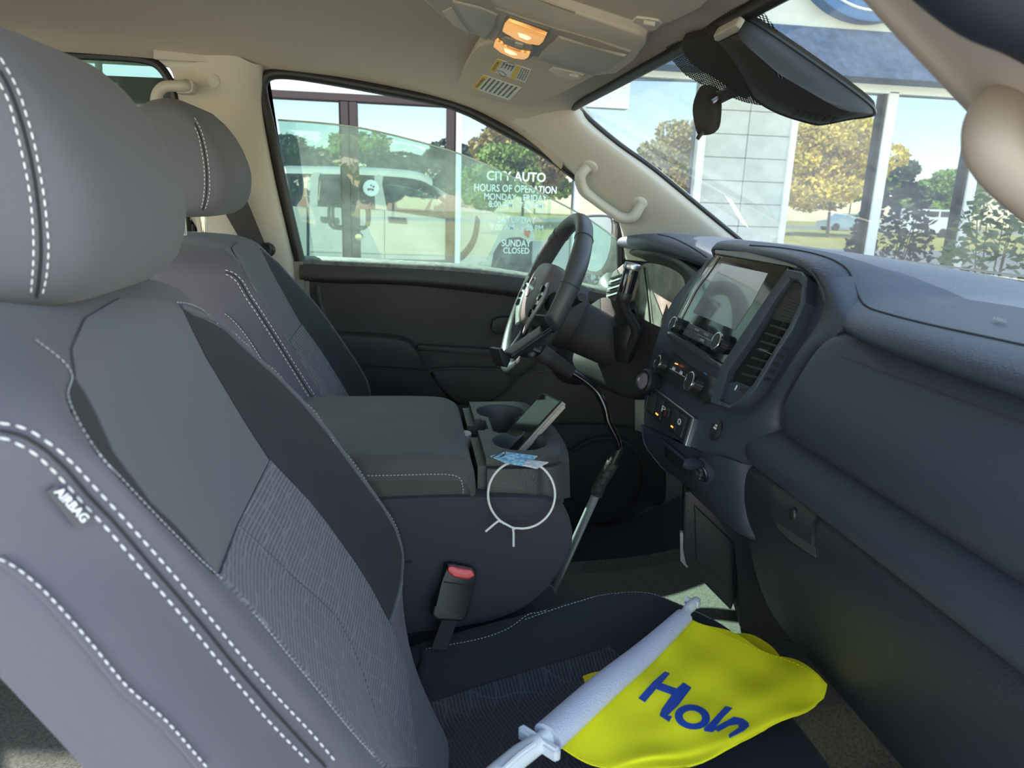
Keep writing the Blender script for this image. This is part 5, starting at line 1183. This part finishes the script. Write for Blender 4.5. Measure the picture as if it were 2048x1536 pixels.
# ---------------- flag
fg = thing('flag', 'bright yellow clip-on car flag with blue lettering lying on the passenger seat cushion', 'flag', P(1300, 1400, Z=.37))
YF = mat('flag_yellow', (.93, .86, .018), .75, bump=.3, scale=900, spec=.2)
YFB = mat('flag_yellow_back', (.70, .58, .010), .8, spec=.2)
FPL = ((0, .0, 1), .385)
def fp(x, y, z): return P(x, y, Z=z)
# control rows from the sleeve (left) to the free edge (right)
r1 = [(1372, 1232), (1318, 1290), (1268, 1345), (1215, 1395), (1160, 1440), (1102, 1478)]
r2 = [(1420, 1250), (1385, 1305), (1340, 1365), (1285, 1420), (1215, 1465), (1130, 1502)]
r3 = [(1470, 1272), (1450, 1325), (1415, 1385), (1355, 1440), (1275, 1490), (1170, 1520)]
r4 = [(1530, 1300), (1510, 1350), (1478, 1405), (1420, 1460), (1335, 1505), (1215, 1530)]
r5 = [(1590, 1320), (1572, 1368), (1540, 1418), (1480, 1468), (1380, 1510), (1235, 1536)]
r6 = [(1632, 1345), (1618, 1388), (1590, 1424), (1520, 1465), (1400, 1522), (1240, 1556)]
r7 = [(1655, 1368), (1650, 1388), (1638, 1400), (1560, 1440), (1430, 1500), (1250, 1575)]
zz = [[.388, .386, .384, .383, .383, .384], [.384, .379, .385, .378, .376, .380], [.376, .374, .370, .377, .371, .376], [.375, .370, .373, .368, .372, .374], [.368, .373, .367, .370, .366, .372], [.371, .366, .368, .364, .366, .368], [.366, .362, .360, .358, .358, .360]]
fr_rows = [[fp(x, y, z) for (x, y), z in zip(r, z_)] for r, z_ in zip((r1, r2, r3, r4, r5, r6, r7), zz)]
# fine wrinkles
a_ = gridpts(fr_rows, 6, 6)
rn = random.Random(3); wv_ = [(rn.uniform(25, 75), rn.uniform(-60, 60), rn.uniform(0, 6), rn.uniform(.0006, .0014)) for _ in range(7)]
for r in a_:
    for p in r: p.z += sum(am * math.sin(p.x * kx + p.y * ky + ph) for kx, ky, ph, am in wv_)
clo = surf('cloth', a_, YF, fg, su=1, sv=1, thick=.0015)
# folded under-layer
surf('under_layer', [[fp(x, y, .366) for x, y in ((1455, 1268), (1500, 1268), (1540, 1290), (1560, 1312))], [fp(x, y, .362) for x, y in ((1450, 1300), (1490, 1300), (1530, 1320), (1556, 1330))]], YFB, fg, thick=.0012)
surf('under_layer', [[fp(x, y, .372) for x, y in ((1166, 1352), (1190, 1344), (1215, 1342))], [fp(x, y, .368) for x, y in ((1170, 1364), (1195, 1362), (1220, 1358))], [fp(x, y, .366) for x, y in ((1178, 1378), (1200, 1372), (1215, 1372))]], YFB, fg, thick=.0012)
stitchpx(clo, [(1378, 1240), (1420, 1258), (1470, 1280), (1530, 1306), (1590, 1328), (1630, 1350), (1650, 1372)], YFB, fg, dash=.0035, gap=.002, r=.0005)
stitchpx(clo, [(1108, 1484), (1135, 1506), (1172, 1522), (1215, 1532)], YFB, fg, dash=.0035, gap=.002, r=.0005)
# sleeve and pole
SLV = mat('sleeve_white', (.60, .63, .78), .8, bump=.6, scale=500, kind='vor')
sA, sB = fp(1368, 1232, .396), fp(1096, 1474, .392)
tube('sleeve', [sA, sA.lerp(sB, .33) + V((0, 0, -.003)), sA.lerp(sB, .66) + V((0, 0, .001)), sB], [.0090, .0115, .0130, .0135], SLV, fg, res=16, flat=(V((0, 0, 1)), 1.35))
pd = (sA - sB).normalized()
tube('pole', [fp(1350, 1250, .396), fp(1374, 1222, .398)], .0065, WHITEP, fg, sm=1, res=14)
tube('pole_tip', [fp(1371, 1224, .398), fp(1380, 1214, .399), fp(1392, 1204, .399), fp(1396, 1206, .398)], [.006, .0075, .0075, .005], WHITEP, fg, res=12)
lathe('tip_knob', fp(1385, 1205, .400), pd.cross(V((0, 0, 1))), [(-.011, .0), (-.010, .005), (.010, .005), (.011, 0)], WHITEP, fg, res=14)
tube('pole', [sB + pd * .02, fp(1082, 1484, .390)], .0095, WHITEP, fg, sm=1, res=14)
k1 = fp(1078, 1486, .390)
sd = pd.cross(V((0, 0, 1))).normalized()
box('stop_flange', k1, (.010, .052, .016), WHITEP, fg, (pd, sd, sd.cross(pd)), bevel=.003)
tube('handle', [k1, fp(1040, 1512, .388), fp(990, 1555, .386), fp(940, 1600, .384)], [.010, .0115, .012, .012], WHITEP, fg, res=12, sm=1)
tube('handle_rib', [fp(1068, 1488, .402), fp(1035, 1512, .402), fp(1005, 1540, .400)], .003, WHITEP, fg, res=8, sm=1)
# printed letters H o l n, traced as flat print on the cloth
INK = mat('print_blue', (.010, .060, .38), .6)
def zl(pts): return [(800 + x / 2.1558, 1100 + y / 2.1558) for x, y in pts]
G = [zl([(1142, 527), (1162, 535), (1126, 577), (1192, 600), (1222, 574), (1255, 596), (1202, 668), (1152, 716), (1172, 720), (1160, 742), (1120, 715), (1128, 690), (1172, 625), (1104, 600), (1056, 657), (1028, 640), (1090, 572)]),
     zl([(1404, 676), (1432, 684), (1392, 724), (1362, 762), (1370, 768), (1348, 786), (1312, 782), (1310, 770), (1340, 742)]),
     ]
for g_ in G: patch('lettering', g_, clo, INK, fg, off=.0012, smoothp=False, step=5)
def annulus(cx, cy, R1x, R1y, R2, rot):
    c, s = math.cos(rot), math.sin(rot); o = []
    for k, j in [(1, j) for j in range(25)] + [(R2, j) for j in range(24, -1, -1)]:
        t = 2 * math.pi * j / 24 * .999; x, y = R1x * k * math.cos(t), R1y * k * math.sin(t); o.append((cx + x * c - y * s, cy + x * s + y * c))
    return o
patch('lettering', annulus(800 + 1260 / 2.1558, 1100 + 722 / 2.1558, 35, 24, .56, R_(8)), clo, INK, fg, off=.0012, smoothp=False, step=4)
patch('lettering', zl([(1352, 770), (1440, 722), (1478, 730), (1502, 748), (1505, 762), (1480, 782), (1420, 812), (1418, 800), (1462, 768), (1458, 752), (1420, 758), (1372, 784)]), clo, INK, fg, off=.0012, smoothp=False, step=5)
# ================================================================== DOOR MIRROR OUTSIDE
em_ = thing('door_mirror', 'chrome-edged exterior door mirror seen through the driver window', 'mirror', (.56, 1.0, .72))
MPL = ((-1, -.30, 0), V((-1, -.30, 0)).dot(P(1200, 500, Y=1.0)))
mo = [(1150, 440), (1160, 432), (1205, 430), (1226, 434), (1230, 450), (1228, 500), (1216, 535), (1200, 550), (1180, 548), (1158, 536), (1150, 500)]
plate('mirror_shell', mo, MPL, .09, mat('mirror_case', (.12, .10, .10), .35, coat=.3), em_, bevel=.012, smoothp=2)
plate('mirror_glass', [(1158, 444), (1170, 436), (1205, 434), (1222, 438), (1224, 460), (1221, 500), (1208, 532), (1194, 543), (1172, 538), (1160, 520)], MPL, .002, mat('mirror_glass', (0, 0, 0)), em_, out=.002, smoothp=2)
tube('mirror_rim', [P(x, y, pl=off(MPL, .003)) for x, y in ((1150, 446), (1158, 436), (1180, 430), (1205, 429), (1222, 432), (1228, 440))], .004, CHROME, em_, res=8)
tube('mirror_arm', [P(1225, 560, Y=.98), P(1215, 575, Y=.90), P(1235, 600, Y=.84)], .03, DARK, em_)
# ================================================================== OUTSIDE
FY = 5.30; GZ = -.65
def fplane(d=0): return ((0, 1, 0), FY - d)      # d metres in front of the facade
def fz(px, py, d=0): return P(px, py, Y=FY - d)
def RP(px, py, Yr):          # point seen mirrored in the shop glass
    p = P(px, py, Y=2 * FY - Yr); p.y = Yr; return p
ASPH = mat('lot_pale_bounce', (.40, .385, .35), .9, bump=.8, scale=60, var=.2, vs=30)  # unseen lot, made pale to bounce sunlight into the cab
CONC = mat('concrete', (.42, .41, .38), .9, bump=.4, scale=40, var=.12, vs=6)
gr = S_(box('ground', (0, -6, GZ - .05), (140, 24, .1), ASPH)); gr.name = 'ground'
S_(box('sidewalk', (0, 4.5, GZ + .04), (60, 1.7, .14), CONC, bevel=.02))
LAWN = mat('lawn_dry_grass', (.62, .54, .14), .95, bump=1, scale=30, var=.25, vs=2.5)
S_(box('lawn', (0, -33, GZ - .03), (160, 30, .1), LAWN))
S_(box('road', (0, -54, GZ - .04), (160, 12, .1), CONC))
S_(box('lawn', (0, -75, GZ - .03), (200, 30, .1), LAWN))
# ---- building
WH = mat('facade_white_stucco', (.58, .58, .54), .9, bump=.8, scale=12, var=.10, vs=3)
BLK = mat('split_face_block', (.52, .54, .51), .95, bump=1.2, scale=14, var=.08, vs=9)
FRW = mat('window_frame_white', (.78, .80, .80), .5)
FRB = mat('door_frame_maroon', (.040, .017, .021), .45)
def shopglass(name, dark, refl):
    m = bpy.data.materials.new(name); m.use_nodes = True; nt = m.node_tree; nt.nodes.clear()
    o = nt.nodes.new('ShaderNodeOutputMaterial'); g = nt.nodes.new('ShaderNodeBsdfGlossy'); g.inputs[0].default_value = (.66, .78, .93, 1); g.inputs['Roughness'].default_value = .0
    d = nt.nodes.new('ShaderNodeBsdfDiffuse'); d.inputs[0].default_value = (*dark, 1); mx = nt.nodes.new('ShaderNodeMixShader'); mx.inputs[0].default_value = refl
    nt.links.new(d.outputs[0], mx.inputs[1]); nt.links.new(g.outputs[0], mx.inputs[2]); nt.links.new(mx.outputs[0], o.inputs[0])
    n = nt.nodes.new('ShaderNodeTexNoise'); n.inputs['Scale'].default_value = 1.6; tc = nt.nodes.new('ShaderNodeTexCoord'); nt.links.new(tc.outputs['Object'], n.inputs[0])
    b = nt.nodes.new('ShaderNodeBump'); b.inputs['Strength'].default_value = .12; b.inputs['Distance'].default_value = .02; nt.links.new(n.outputs[0], b.inputs['Height']); pass
    MC[name] = m; return m
SG = shopglass('shop_glass', (.05, .052, .075), .23)
bd = thing('shop_building', 'white block shop building with blue awning band, round blue sign and mirrored windows', 'building', (2, FY, GZ))
def fb(name, x0, x1, z0, z1, y0, y1, m_, par=bd, bevel=0): return box(name, ((x0 + x1) / 2, (y0 + y1) / 2, (z0 + z1) / 2), (x1 - x0, abs(y1 - y0), z1 - z0), m_, par, bevel=bevel)
X = lambda px, py=300: fz(px, py).x
# levels
zt = 1.735         # top of door frames
xw0, xw1 = 2.60, 3.44   # block pier between window groups
fb('upper_wall', -9, 12, 2.45, 4.2, FY + .02, FY + .35, WH)
fb('header', -9, 1.9, zt, 2.45, FY - .03, FY + .3, FRW)
fb('wall', -9, -3.2, GZ, zt, FY, FY + .3, WH)
fb('sill_wall', 1.44, xw0, GZ, -.15, FY, FY + .3, WH); fb('sill_wall', xw1, 7.0, GZ, .05, FY, FY + .3, WH)
fb('pier', xw0, xw1, GZ, 2.45, FY + .02, FY + .3, WH); fb('wall', 7.0, 12, GZ, 2.45, FY, FY + .3, WH)
fb('back_wall', -9, 12, GZ, 4.1, FY + 2.0, FY + 2.1, DARK)
# split face blocks of the pier
nb = 0; z = GZ + .02; proto = None
while z < 2.0:
    ofs = 0
    for (a, b) in ((xw0 + .01, 3.02), (3.03, xw1 - .01)):
        if proto is None:
            bmx = bmesh.new(); bmesh.ops.create_cube(bmx, size=1)
            for v in bmx.verts: v.co = V((v.co.x * .411, v.co.y * .06, v.co.z * .196))
            bmesh.ops.bevel(bmx, geom=list(bmx.edges), offset=.005, segments=1, affect='EDGES'); proto = bpy.data.meshes.new('block'); bmx.to_mesh(proto); bmx.free(); proto.materials.append(BLK)
        o = bpy.data.objects.new('block', proto); COL.objects.link(o); o.parent = bd; o.location = V(((a + b) / 2, FY + .005 + rnd.uniform(-.003, .003), z + .1)) - ORG[bd]
    z += .2
# glass panes
def pane(x0, x1, z0, z1):
    o = fb('glass_pane', x0, x1, z0, z1, FY + .03, FY + .04, SG); o.data.shade_flat(); return o
pane(-3.2, X(691) - .05, GZ + .1, zt - .06); pane(X(708), X(900), GZ + .1, zt - .06)
pane(X(922, 400), X(1146, 400), GZ + .1, zt + .4); pane(X(1158, 400), xw0, -.15, 2.02)
pane(xw1, 4.35, .05, 2.02); pane(4.35, 5.3, .05, 2.02); pane(5.35, 7.0, .05, 2.02)
# maroon door frames
def bar(name, px0_, px1_, py, z0, z1, m_=FRB, d=.05): return fb(name, X(px0_, py), X(px1_, py), z0, z1, FY - d, FY + .03, m_)
dz0 = GZ + .1
fb('door_head', -3.3, X(908, 250), zt - .055, zt, FY - .05, FY + .03, FRB, bevel=.004)
for px_a, px_b in ((684, 699), (701, 716), (893, 908)): 
    xa, xb = X(px_a, 300) , X(px_b, 300); fb('door_stile', xa, xb, dz0, zt - .06, FY - .05, FY + .03, FRB, bevel=.004)
fb('door_stile', X(540, 300) - .09, X(540, 300) - .02, dz0, zt - .06, FY - .05, FY + .03, FRB, bevel=.004)
fb('door_rail', X(716), X(893), dz0, dz0 + .22, FY - .04, FY + .02, FRB); fb('door_rail', -3.2, X(684), dz0, dz0 + .22, FY - .04, FY + .02, FRB)
for px_, s in ((684, -1), (714, 1)):
    x_ = X(px_, 430); tube('door_handle', [(x_ + .02 * s * -1, FY - .05, P(690, 404, Y=FY).z), (x_ + .06 * s * 0, FY - .12, P(690, 405, Y=FY).z), (x_ + .085 * s, FY - .13, P(690, 410, Y=FY).z), (x_ + .085 * s, FY - .13, P(690, 450, Y=FY).z), (x_ + .0, FY - .12, P(690, 456, Y=FY).z), (x_ - .02 * s, FY - .05, P(690, 456, Y=FY).z)], .014, DARK, bd, res=10, sm=3)
lathe('lock_cylinder', fz(717, 474, .06), (0, -1, 0), [(-.01, .028), (.004, .028), (.006, .02), (.006, 0)], mat('brass', (.6, .5, .3), .3, metal=1), bd)
# white posts
for a, b, t in ((910, 921, 2.4), (1147, 1157, 2.4)): fb('white_post', X(a, 400), X(b, 400), GZ, t, FY - .04, FY + .03, FRW, bevel=.005)
fb('storefront_sill', X(921, 400), X(1147, 400), -.62, -.45, FY - .04, FY + .04, FRW)
# windshield-side windows
fb('window_head', 1.44, xw0, 2.0, 2.08, FY - .05, FY + .03, FRW, bevel=.005); fb('window_head', xw1, 7.0, 1.98, 2.08, FY - .05, FY + .03, FRW, bevel=.005)
fb('window_jamb', xw0 - .05, xw0 + .02, -.15, 2.0, FY - .05, FY + .03, FRW, bevel=.005); fb('window_jamb', xw1 - .02, xw1 + .04, .05, 2.0, FY - .05, FY + .03, FRW, bevel=.005)
for xx in (4.37, 5.32): fb('window_mullion', xx - .05, xx + .05, .05, 2.0, FY - .05, FY + .03, FRW, bevel=.005); fb('mullion_gasket', xx - .075, xx - .05, .05, 2.0, FY - .03, FY + .03, DARKM)
fb('window_sill', xw1, 7.0, .0, .06, FY - .08, FY + .03, FRW)
# blue awning band, sloping face
AWN = mat('awning_blue', (.055, .085, .165), .85, bump=.9, scale=25, var=.35, vs=14)
surf('awning', [[(x, FY + .02, 2.50), (x, FY - .04, 2.48), (x, FY - .34, 2.10), (x, FY - .35, 2.05), (x, FY - .02, 2.05)] for x in (1.5, 4, 7.2)], AWN, bd, su=1, sv=1, thick=.01, sharp=20)
# the round sign
sgc = V((3.98, FY - .10, 3.36)); BLS = mat('sign_blue', (.05, .13, .30), .5, var=.15, vs=5)
sg_ = lathe('round_sign', sgc, (0, -1, 0), [(-.12, .82), (.02, .82), (.03, .80), (.03, 0)], BLS, bd, res=72)
for r_ in (.735, .655): tube('sign_ring', [sgc + V((math.cos(t) * r_, -.035, math.sin(t) * r_)) for t in [2 * math.pi * j / 72 for j in range(73)]], .011, FRW, sg_, res=6, sm=1)
# building left part: banner through the rear window of the cab
ban = thing('banner', 'white banner with grey lettering seen between driver headrest and seat', 'banner', fz(385, 435, .1))
plate('banner_cloth', [(300, 418), (470, 424), (470, 452), (300, 446)], fplane(.12), .01, WHITE, ban)
text('lettering', 'BUILT', fz(352, 443, .14), fz(424, 447, .14), fz(352, 423, .14), mat('banner_grey', (.30, .28, .33), .7), ban, bold=.03)
# lettering on the shop glass
LT = mat('vinyl_white', (.85, .88, .90), .6); LT2 = mat('vinyl_faded', (.66, .72, .74), .7)
let = thing('shop_lettering', 'white vinyl CITY AUTO opening hours lettering on the shop glass', 'lettering', fz(1033, 420))
def tl(s, x0, x1, y0, y1, slope, m_, bold=0):
    d = -.01; A = fz(x0, y1, .0); B = fz(x1, y1 + slope, .0); Cc = fz(x0, y0, .0)
    for p in (A, B, Cc): p.y = FY + .026
    B.z = A.z; Cc.x = A.x
    text('text_line', s, A, B, Cc, m_, let, depth=.002, bold=bold)
tl('CITY AUTO', 974, 1092, 341, 360, 1.5, LT, .012)
tl('HOURS OF OPERATION', 949, 1114, 367, 382, 2, LT, .006); tl('MONDAY - FRIDAY', 969, 1095, 386, 399, 2, LT, .006); tl('8:00 AM - 7:00 PM', 978, 1086, 402, 414, 2, LT, .006)
tl('SATURDAY', 996, 1072, 432, 445, 2, LT2, .006); tl('9:00 AM - 6:00 PM', 981, 1087, 448, 460, 2, LT2, .006)
tl('SUNDAY', 1004, 1062, 479, 493, 2, LT, .006); tl('CLOSED', 1007, 1059, 495, 507, 2, LT, .006)
# round sticker
stk = thing('round_sticker', 'round white sticker on the glass door beside the pull handle', 'sticker', fz(742, 376))
cs_ = V((fz(742, 376).x, FY + .026, fz(742, 376).z)); lathe('sticker_disc', cs_, (0, -1, 0), [(0, .068), (.002, .068), (.002, 0)], WHITE, stk, res=32)
for dx, dz, r_ in ((-.022, -.012, .012), (-.004, -.010, .010), (.014, -.014, .011), (.0, .022, .009), (.02, .012, .010)): lathe('sticker_mark', cs_ + V((dx, -.0025, dz)), (0, -1, 0), [(0, r_), (.001, r_), (.001, 0)], LK, stk, res=10)
# ---- exterior of our own truck, seen mirrored in the glass
tk = thing('truck_body', 'beige crew-cab pickup body, visible only as a reflection in the shop glass', 'truck', (0, .9, GZ))
YB = .93
def rpl(name, pts, m_, depth=.03, out=0, bevel=0, par=tk, sm=0):
    if sm: pts = smooth2(pts, sm)
    q = [RP(x, y, YB) for x, y in pts]; bm = bmesh.new(); a = [bm.verts.new(p + V((0, out, 0))) for p in q]; b = [bm.verts.new(p + V((0, out - depth, 0))) for p in q]; N = len(q)
    bm.faces.new(a); bm.faces.new(b[::-1])
    for i in range(N): bm.faces.new([a[i], a[(i + 1) % N], b[(i + 1) % N], b[i]])
    bmesh.ops.triangulate(bm, faces=[f for f in bm.faces if len(f.verts) > 4])
    return frombm(name, bm, m_, par, smooth=False)
rpl('cab_side', [(618, 412), (700, 417), (775, 421), (845, 432), (905, 440), (903, 560), (618, 552)], PAINT)
rpl('bed_side', [(430, 405), (560, 411), (594, 413), (612, 415), (612, 552), (430, 540)], PAINT)
rpl('front_fender', [(906, 436), (906, 412), (955, 419), (1010, 427), (1050, 440), (1066, 452), (1072, 480), (1062, 484), (1040, 474), (1018, 476), (1000, 486), (988, 505), (982, 540), (906, 545)], PAINT)
for pts in ([(618, 412), (620, 352), (626, 344), (640, 345), (636, 356), (634, 412)], [(750, 418), (748, 352), (756, 348), (766, 352), (764, 368), (774, 421)], [(700, 352), (706, 352), (706, 417), (700, 417)]): rpl('door_pillar', pts, PAINT)
for pts in ([(640, 356), (700, 353), (700, 416), (636, 412)], [(706, 353), (748, 354), (750, 417), (706, 416)]): rpl('rear_window', pts, GLOSSB, out=-.01, depth=.006)
for x_ in (612, 768, 903): rpl('panel_gap', [(x_, 420), (x_ + 1.5, 420), (x_ + 1.5, 552), (x_, 552)], DARK, out=.002, depth=.004)
for x0_ in (640, 776): rpl('handle', [(x0_, 433), (x0_ + 36, 436), (x0_ + 36, 445), (x0_, 442)], DARK, out=.03, depth=.03)
rpl('running_board', [(618, 500), (903, 508), (903, 512), (618, 504)], mat('pale_trim', (.7, .68, .55), .5), out=.01)
rpl('marker_lamp', [(1048, 458), (1062, 462), (1058, 476), (1050, 470)], mat('marker_orange', (.8, .15, .03), .3), out=.01)
wl = RP(1026, 545, YB); wl.z = GZ + .40
lathe('front_wheel', wl + V((0, -.25, 0)), (0, 1, 0), [(0, .40), (.20, .41), (.24, .37), (.24, .26), (.20, .24), (.19, 0)], DARKM, tk, res=36)
wl2 = V((-2.9, YB, GZ + .40)); lathe('rear_wheel', wl2 + V((0, -.25, 0)), (0, 1, 0), [(0, .40), (.20, .41), (.24, .37), (.24, .26), (.20, .24), (.19, 0)], DARKM, tk, res=36)
hx = RP(1060, 450, YB).x
surf('hood', [[(1.02, y, .70 - abs(y) * .02), (1.4, y, .64 - abs(y) * .05), (1.9, y, .56 - abs(y) * .06), (hx, y, .50)] for y in (.92, .8, .4, 0, -.4, -.8, -.92)], PAINT, tk, thick=.01)
surf('roof', [[(-1.75, y, z), (-.6, y, z + .02), (.1, y, z - .01), (.36, y, z - .10)] for y, z in ((.90, 1.20), (.84, 1.27), (.6, 1.31), (0, 1.33), (-.6, 1.31), (-.84, 1.27), (-.90, 1.20))], PAINT, tk, thick=.008)
box('bed_floor', (-2.9, 0, .05), (2.2, 1.7, .05), DARKM, tk); box('far_bed_side', (-2.9, -.9, .3), (2.2, .05, .9), PAINT, tk); box('tailgate', (-4.0, 0, .35), (.06, 1.8, .8), PAINT, tk)
box('front_end', (hx + .02, 0, .15), (.1, 1.8, .7), DARKM, tk, bevel=.03); box('far_fender', (1.55, -.9, .25), (1.1, .05, .85), PAINT, tk)
# ---- trees, shrubs
BARK = mat('bark', (.12, .09, .06), .95, bump=.8, scale=20)
def leafmat(name, c, v=.35): 
    m = mat(name, c, .7, var=v, vs=.9, spec=.2); nt = m.node_tree; b = nt.nodes['Principled BSDF']; b.inputs['Subsurface Weight'].default_value = 0
    return m
def leaves(bm, c, r, n, s, rn):
    for _ in range(n):
        while True:
            d = V((rn.uniform(-1, 1), rn.uniform(-1, 1), rn.uniform(-1, 1)))
            if d.length <= 1: break
        d = d.normalized() * (d.length ** .4)
        p = c + V((d.x * r[0], d.y * r[1], d.z * r[2])); u = V((rn.gauss(0, 1), rn.gauss(0, 1), rn.gauss(0, .6))).normalized(); w_ = u.orthogonal().normalized(); k = s * rn.uniform(.6, 1.4)
        bm.faces.new([bm.verts.new(p - u * k), bm.verts.new(p + w_ * k * .5), bm.verts.new(p + u * k), bm.verts.new(p - w_ * k * .5)])
def tree(name, label, base, h, rad, m_, clusters=16, n=240, s=.11, seed=1, cat='tree', trunk=.10, grp=None, low=.30):
    rn = random.Random(seed); t = thing(name, label, cat, base, grp)
    tube('trunk', [base, base + V((rn.uniform(-.1, .1), 0, h * .4)), base + V((rn.uniform(-.3, .3), rn.uniform(-.2, .2), h * .85))], [trunk, trunk * .7, trunk * .2], BARK, t, res=8)
    for k in range(6):
        a = rn.uniform(0, 6.28); z = h * rn.uniform(low, .6); p = base + V((0, 0, z)); tube('branch', [p, p + V((math.cos(a) * rad * .4, math.sin(a) * rad * .4, h * .12)), p + V((math.cos(a) * rad * .8, math.sin(a) * rad * .8, h * .2))], [trunk * .4, trunk * .25, trunk * .08], BARK, t, res=6)
    bm = bmesh.new()
    for k in range(clusters):
        a = rn.uniform(0, 6.28); q = rn.uniform(0, 1) ** .5; z = rn.uniform(low, .92); wd = math.sin(math.pi * min(1, (z - low * .6) / (1.06 - low * .6))) ** .7
        c = base + V((math.cos(a) * rad * .75 * q * wd, math.sin(a) * rad * .75 * q * wd, h * z)); leaves(bm, c, (rad * .38, rad * .38, h * .11), n, s, rn)
    frombm('foliage', bm, m_, t, smooth=False, kind='stuff'); return t
YG = leafmat('leaf_yellow_green', (.74, .56, .08)); GN = leafmat('leaf_green', (.24, .36, .08)); DG_ = leafmat('leaf_dark_green', (.06, .10, .045)); OL = leafmat('leaf_olive', (.46, .38, .13)); RDL = leafmat('leaf_maroon', (.20, .04, .06))
def gp(px, py):      # mirrored ground point
    p = P(px, py, Z=GZ); p.y = 2 * FY - p.y; return p
tree('tree', 'yellow-green young tree on the lawn, mirrored in the shop window right of the white pier', gp(1655, 476), 7.0, 3.9, YG, 26, 520, .16, 1)
tree('tree', 'bright green leafy tree mirrored in the far right shop window', gp(1865, 470), 5.2, 3.2, GN, 22, 420, .15, 2)
tree('tree', 'bare-topped dark tree mirrored at the far right of the shop window', gp(1960, 462), 8.5, 3.4, OL, 18, 200, .14, 3)
tree('tree', 'large yellow-green tree mirrored in the glass behind the opening hours', gp(1045, 452), 8.6, 4.2, OL, 30, 520, .2, 4)
tree('tree', 'dense green tree mirrored low in the glass left of the opening hours', gp(985, 456), 5.0, 3.0, GN, 22, 380, .16, 5)
tree('tree', 'small dark tree mirrored above the reflected truck roof', gp(790, 432), 5.2, 4.5, DG_, 18, 260, .25, 6)
tree('tree', 'brown-green tree mirrored in the window seen through the top of the windshield', gp(1345, 452), 8.6, 3.8, OL, 26, 420, .18, 8)
tree('tree', 'dark small tree mirrored near the left edge of the driver window', gp(580, 432), 5.0, 4.0, DG_, 18, 260, .25, 7)
for i in range(12):
    tree('tree', 'dark tree in the row far across the road, seen only in reflections', V((-50 + i * 11 + rnd.uniform(-3, 3), -84 + rnd.uniform(-4, 4), GZ)), rnd.uniform(7, 10), 6.5, DG_ if i % 2 else GN, 14, 160, .5, 20 + i, grp='trees far across the road')
# parked vehicles beyond the lot
def vehicle(name, label, c, L, H, col, van):
    t = thing(name, label, 'car', c); m_ = mat('paint_' + name, col, .3, coat=.5); W_ = 1.8
    prof = [(0, .35), (.02, .9), (.10 * L, 1.05), (.22 * L, H), (L * .93, H), (L, 1.1), (L, .35)] if van else [(0, .35), (.02, .75), (.22 * L, .9), (.36 * L, H), (L * .72, H), (L * .86, .95), (L, .85), (L, .35)]
    rows = [[V((c.x + x - L / 2, c.y + y * W_ / 2 * (1 if z < 1.0 else .92), c.z + z)) for x, z in prof] for y in (-1, -.96, .96, 1)]
    surf('car_body', rows, m_, t, su=1, sv=1, cu=True, cap=True, sharp=20)
    for s_ in (-1, 1):
        for x0, x1 in (((.26, .48), (.50, .70), (.72, .90)) if van else ((.36, .53), (.55, .72))):
            box('side_window', (c.x + (x0 + x1) / 2 * L - L / 2, c.y + s_ * W_ * .465, c.z + H - .32), ((x1 - x0) * L * .95, .04, .38), GLOSSB, t, bevel=.01)
        for x in (.18, .80): lathe('wheel', V((c.x + x * L - L / 2, c.y + s_ * (W_ / 2 - .1), c.z + .33)), (0, s_, 0), [(-.1, .33), (.11, .33), (.13, .2), (.12, 0)], DARKM, t, res=20)
    return t
vehicle('sedan', 'pale blue sedan parked by the lawn, mirrored in the shop window', gp(1690, 462) + V((0, 0, 0)), 4.4, 1.45, (.30, .42, .48), 0)
vehicle('van', 'white van mirrored in the right shop window behind the shrub', gp(1830, 474), 4.9, 1.95, (.75, .75, .75), 1)
def shrub(name, label, c, r, n, s, m_, seed, grp=None):
    rn = random.Random(seed); t = thing(name, label, 'shrub', c, grp); bm = bmesh.new(); leaves(bm, c + V((0, 0, r[2] * .9)), r, n, s, rn); frombm('foliage', bm, m_, t, smooth=False, kind='stuff')
    for k in range(5):
        a = rn.uniform(0, 6.28); tube('stem', [c, c + V((math.cos(a) * r[0] * .5, math.sin(a) * r[1] * .5, r[2] * 1.5))], [.012, .004], BARK, t, res=5, sm=1)
shrub('leafy_shrub', 'tall loose dark green shrub in front of the right-hand shop windows', V((5.15, 4.6, GZ)), (.50, .35, 1.05), 1500, .045, leafmat('leaf_shrub', (.10, .15, .07)), 40)
shrub('leafy_shrub', 'low grey-green shrub at the foot of the shop window mullion', V((4.2, 4.7, GZ)), (.6, .3, .52), 900, .04, MC['leaf_shrub'], 41)
shrub('red_shrub', 'low maroon-leaved shrub outside below the driver window', V((1.75, 4.5, GZ)), (.55, .3, .50), 900, .05, RDL, 42)
# overhead wires across the lot
for k, z in enumerate((6.4, 6.0, 5.4)):
    wt_ = thing('power_line', ('topmost', 'middle', 'lowest')[k] + ' of the overhead power lines behind the lot, seen in the glass', 'power line', (0, -12, z)); tube('wire', [(-40, -12 - k, z + 1), (-10, -12 - k, z - .3), (10, -12 - k, z - .2), (40, -12 - k, z + 1.2)], .02, DARK, wt_, res=5)
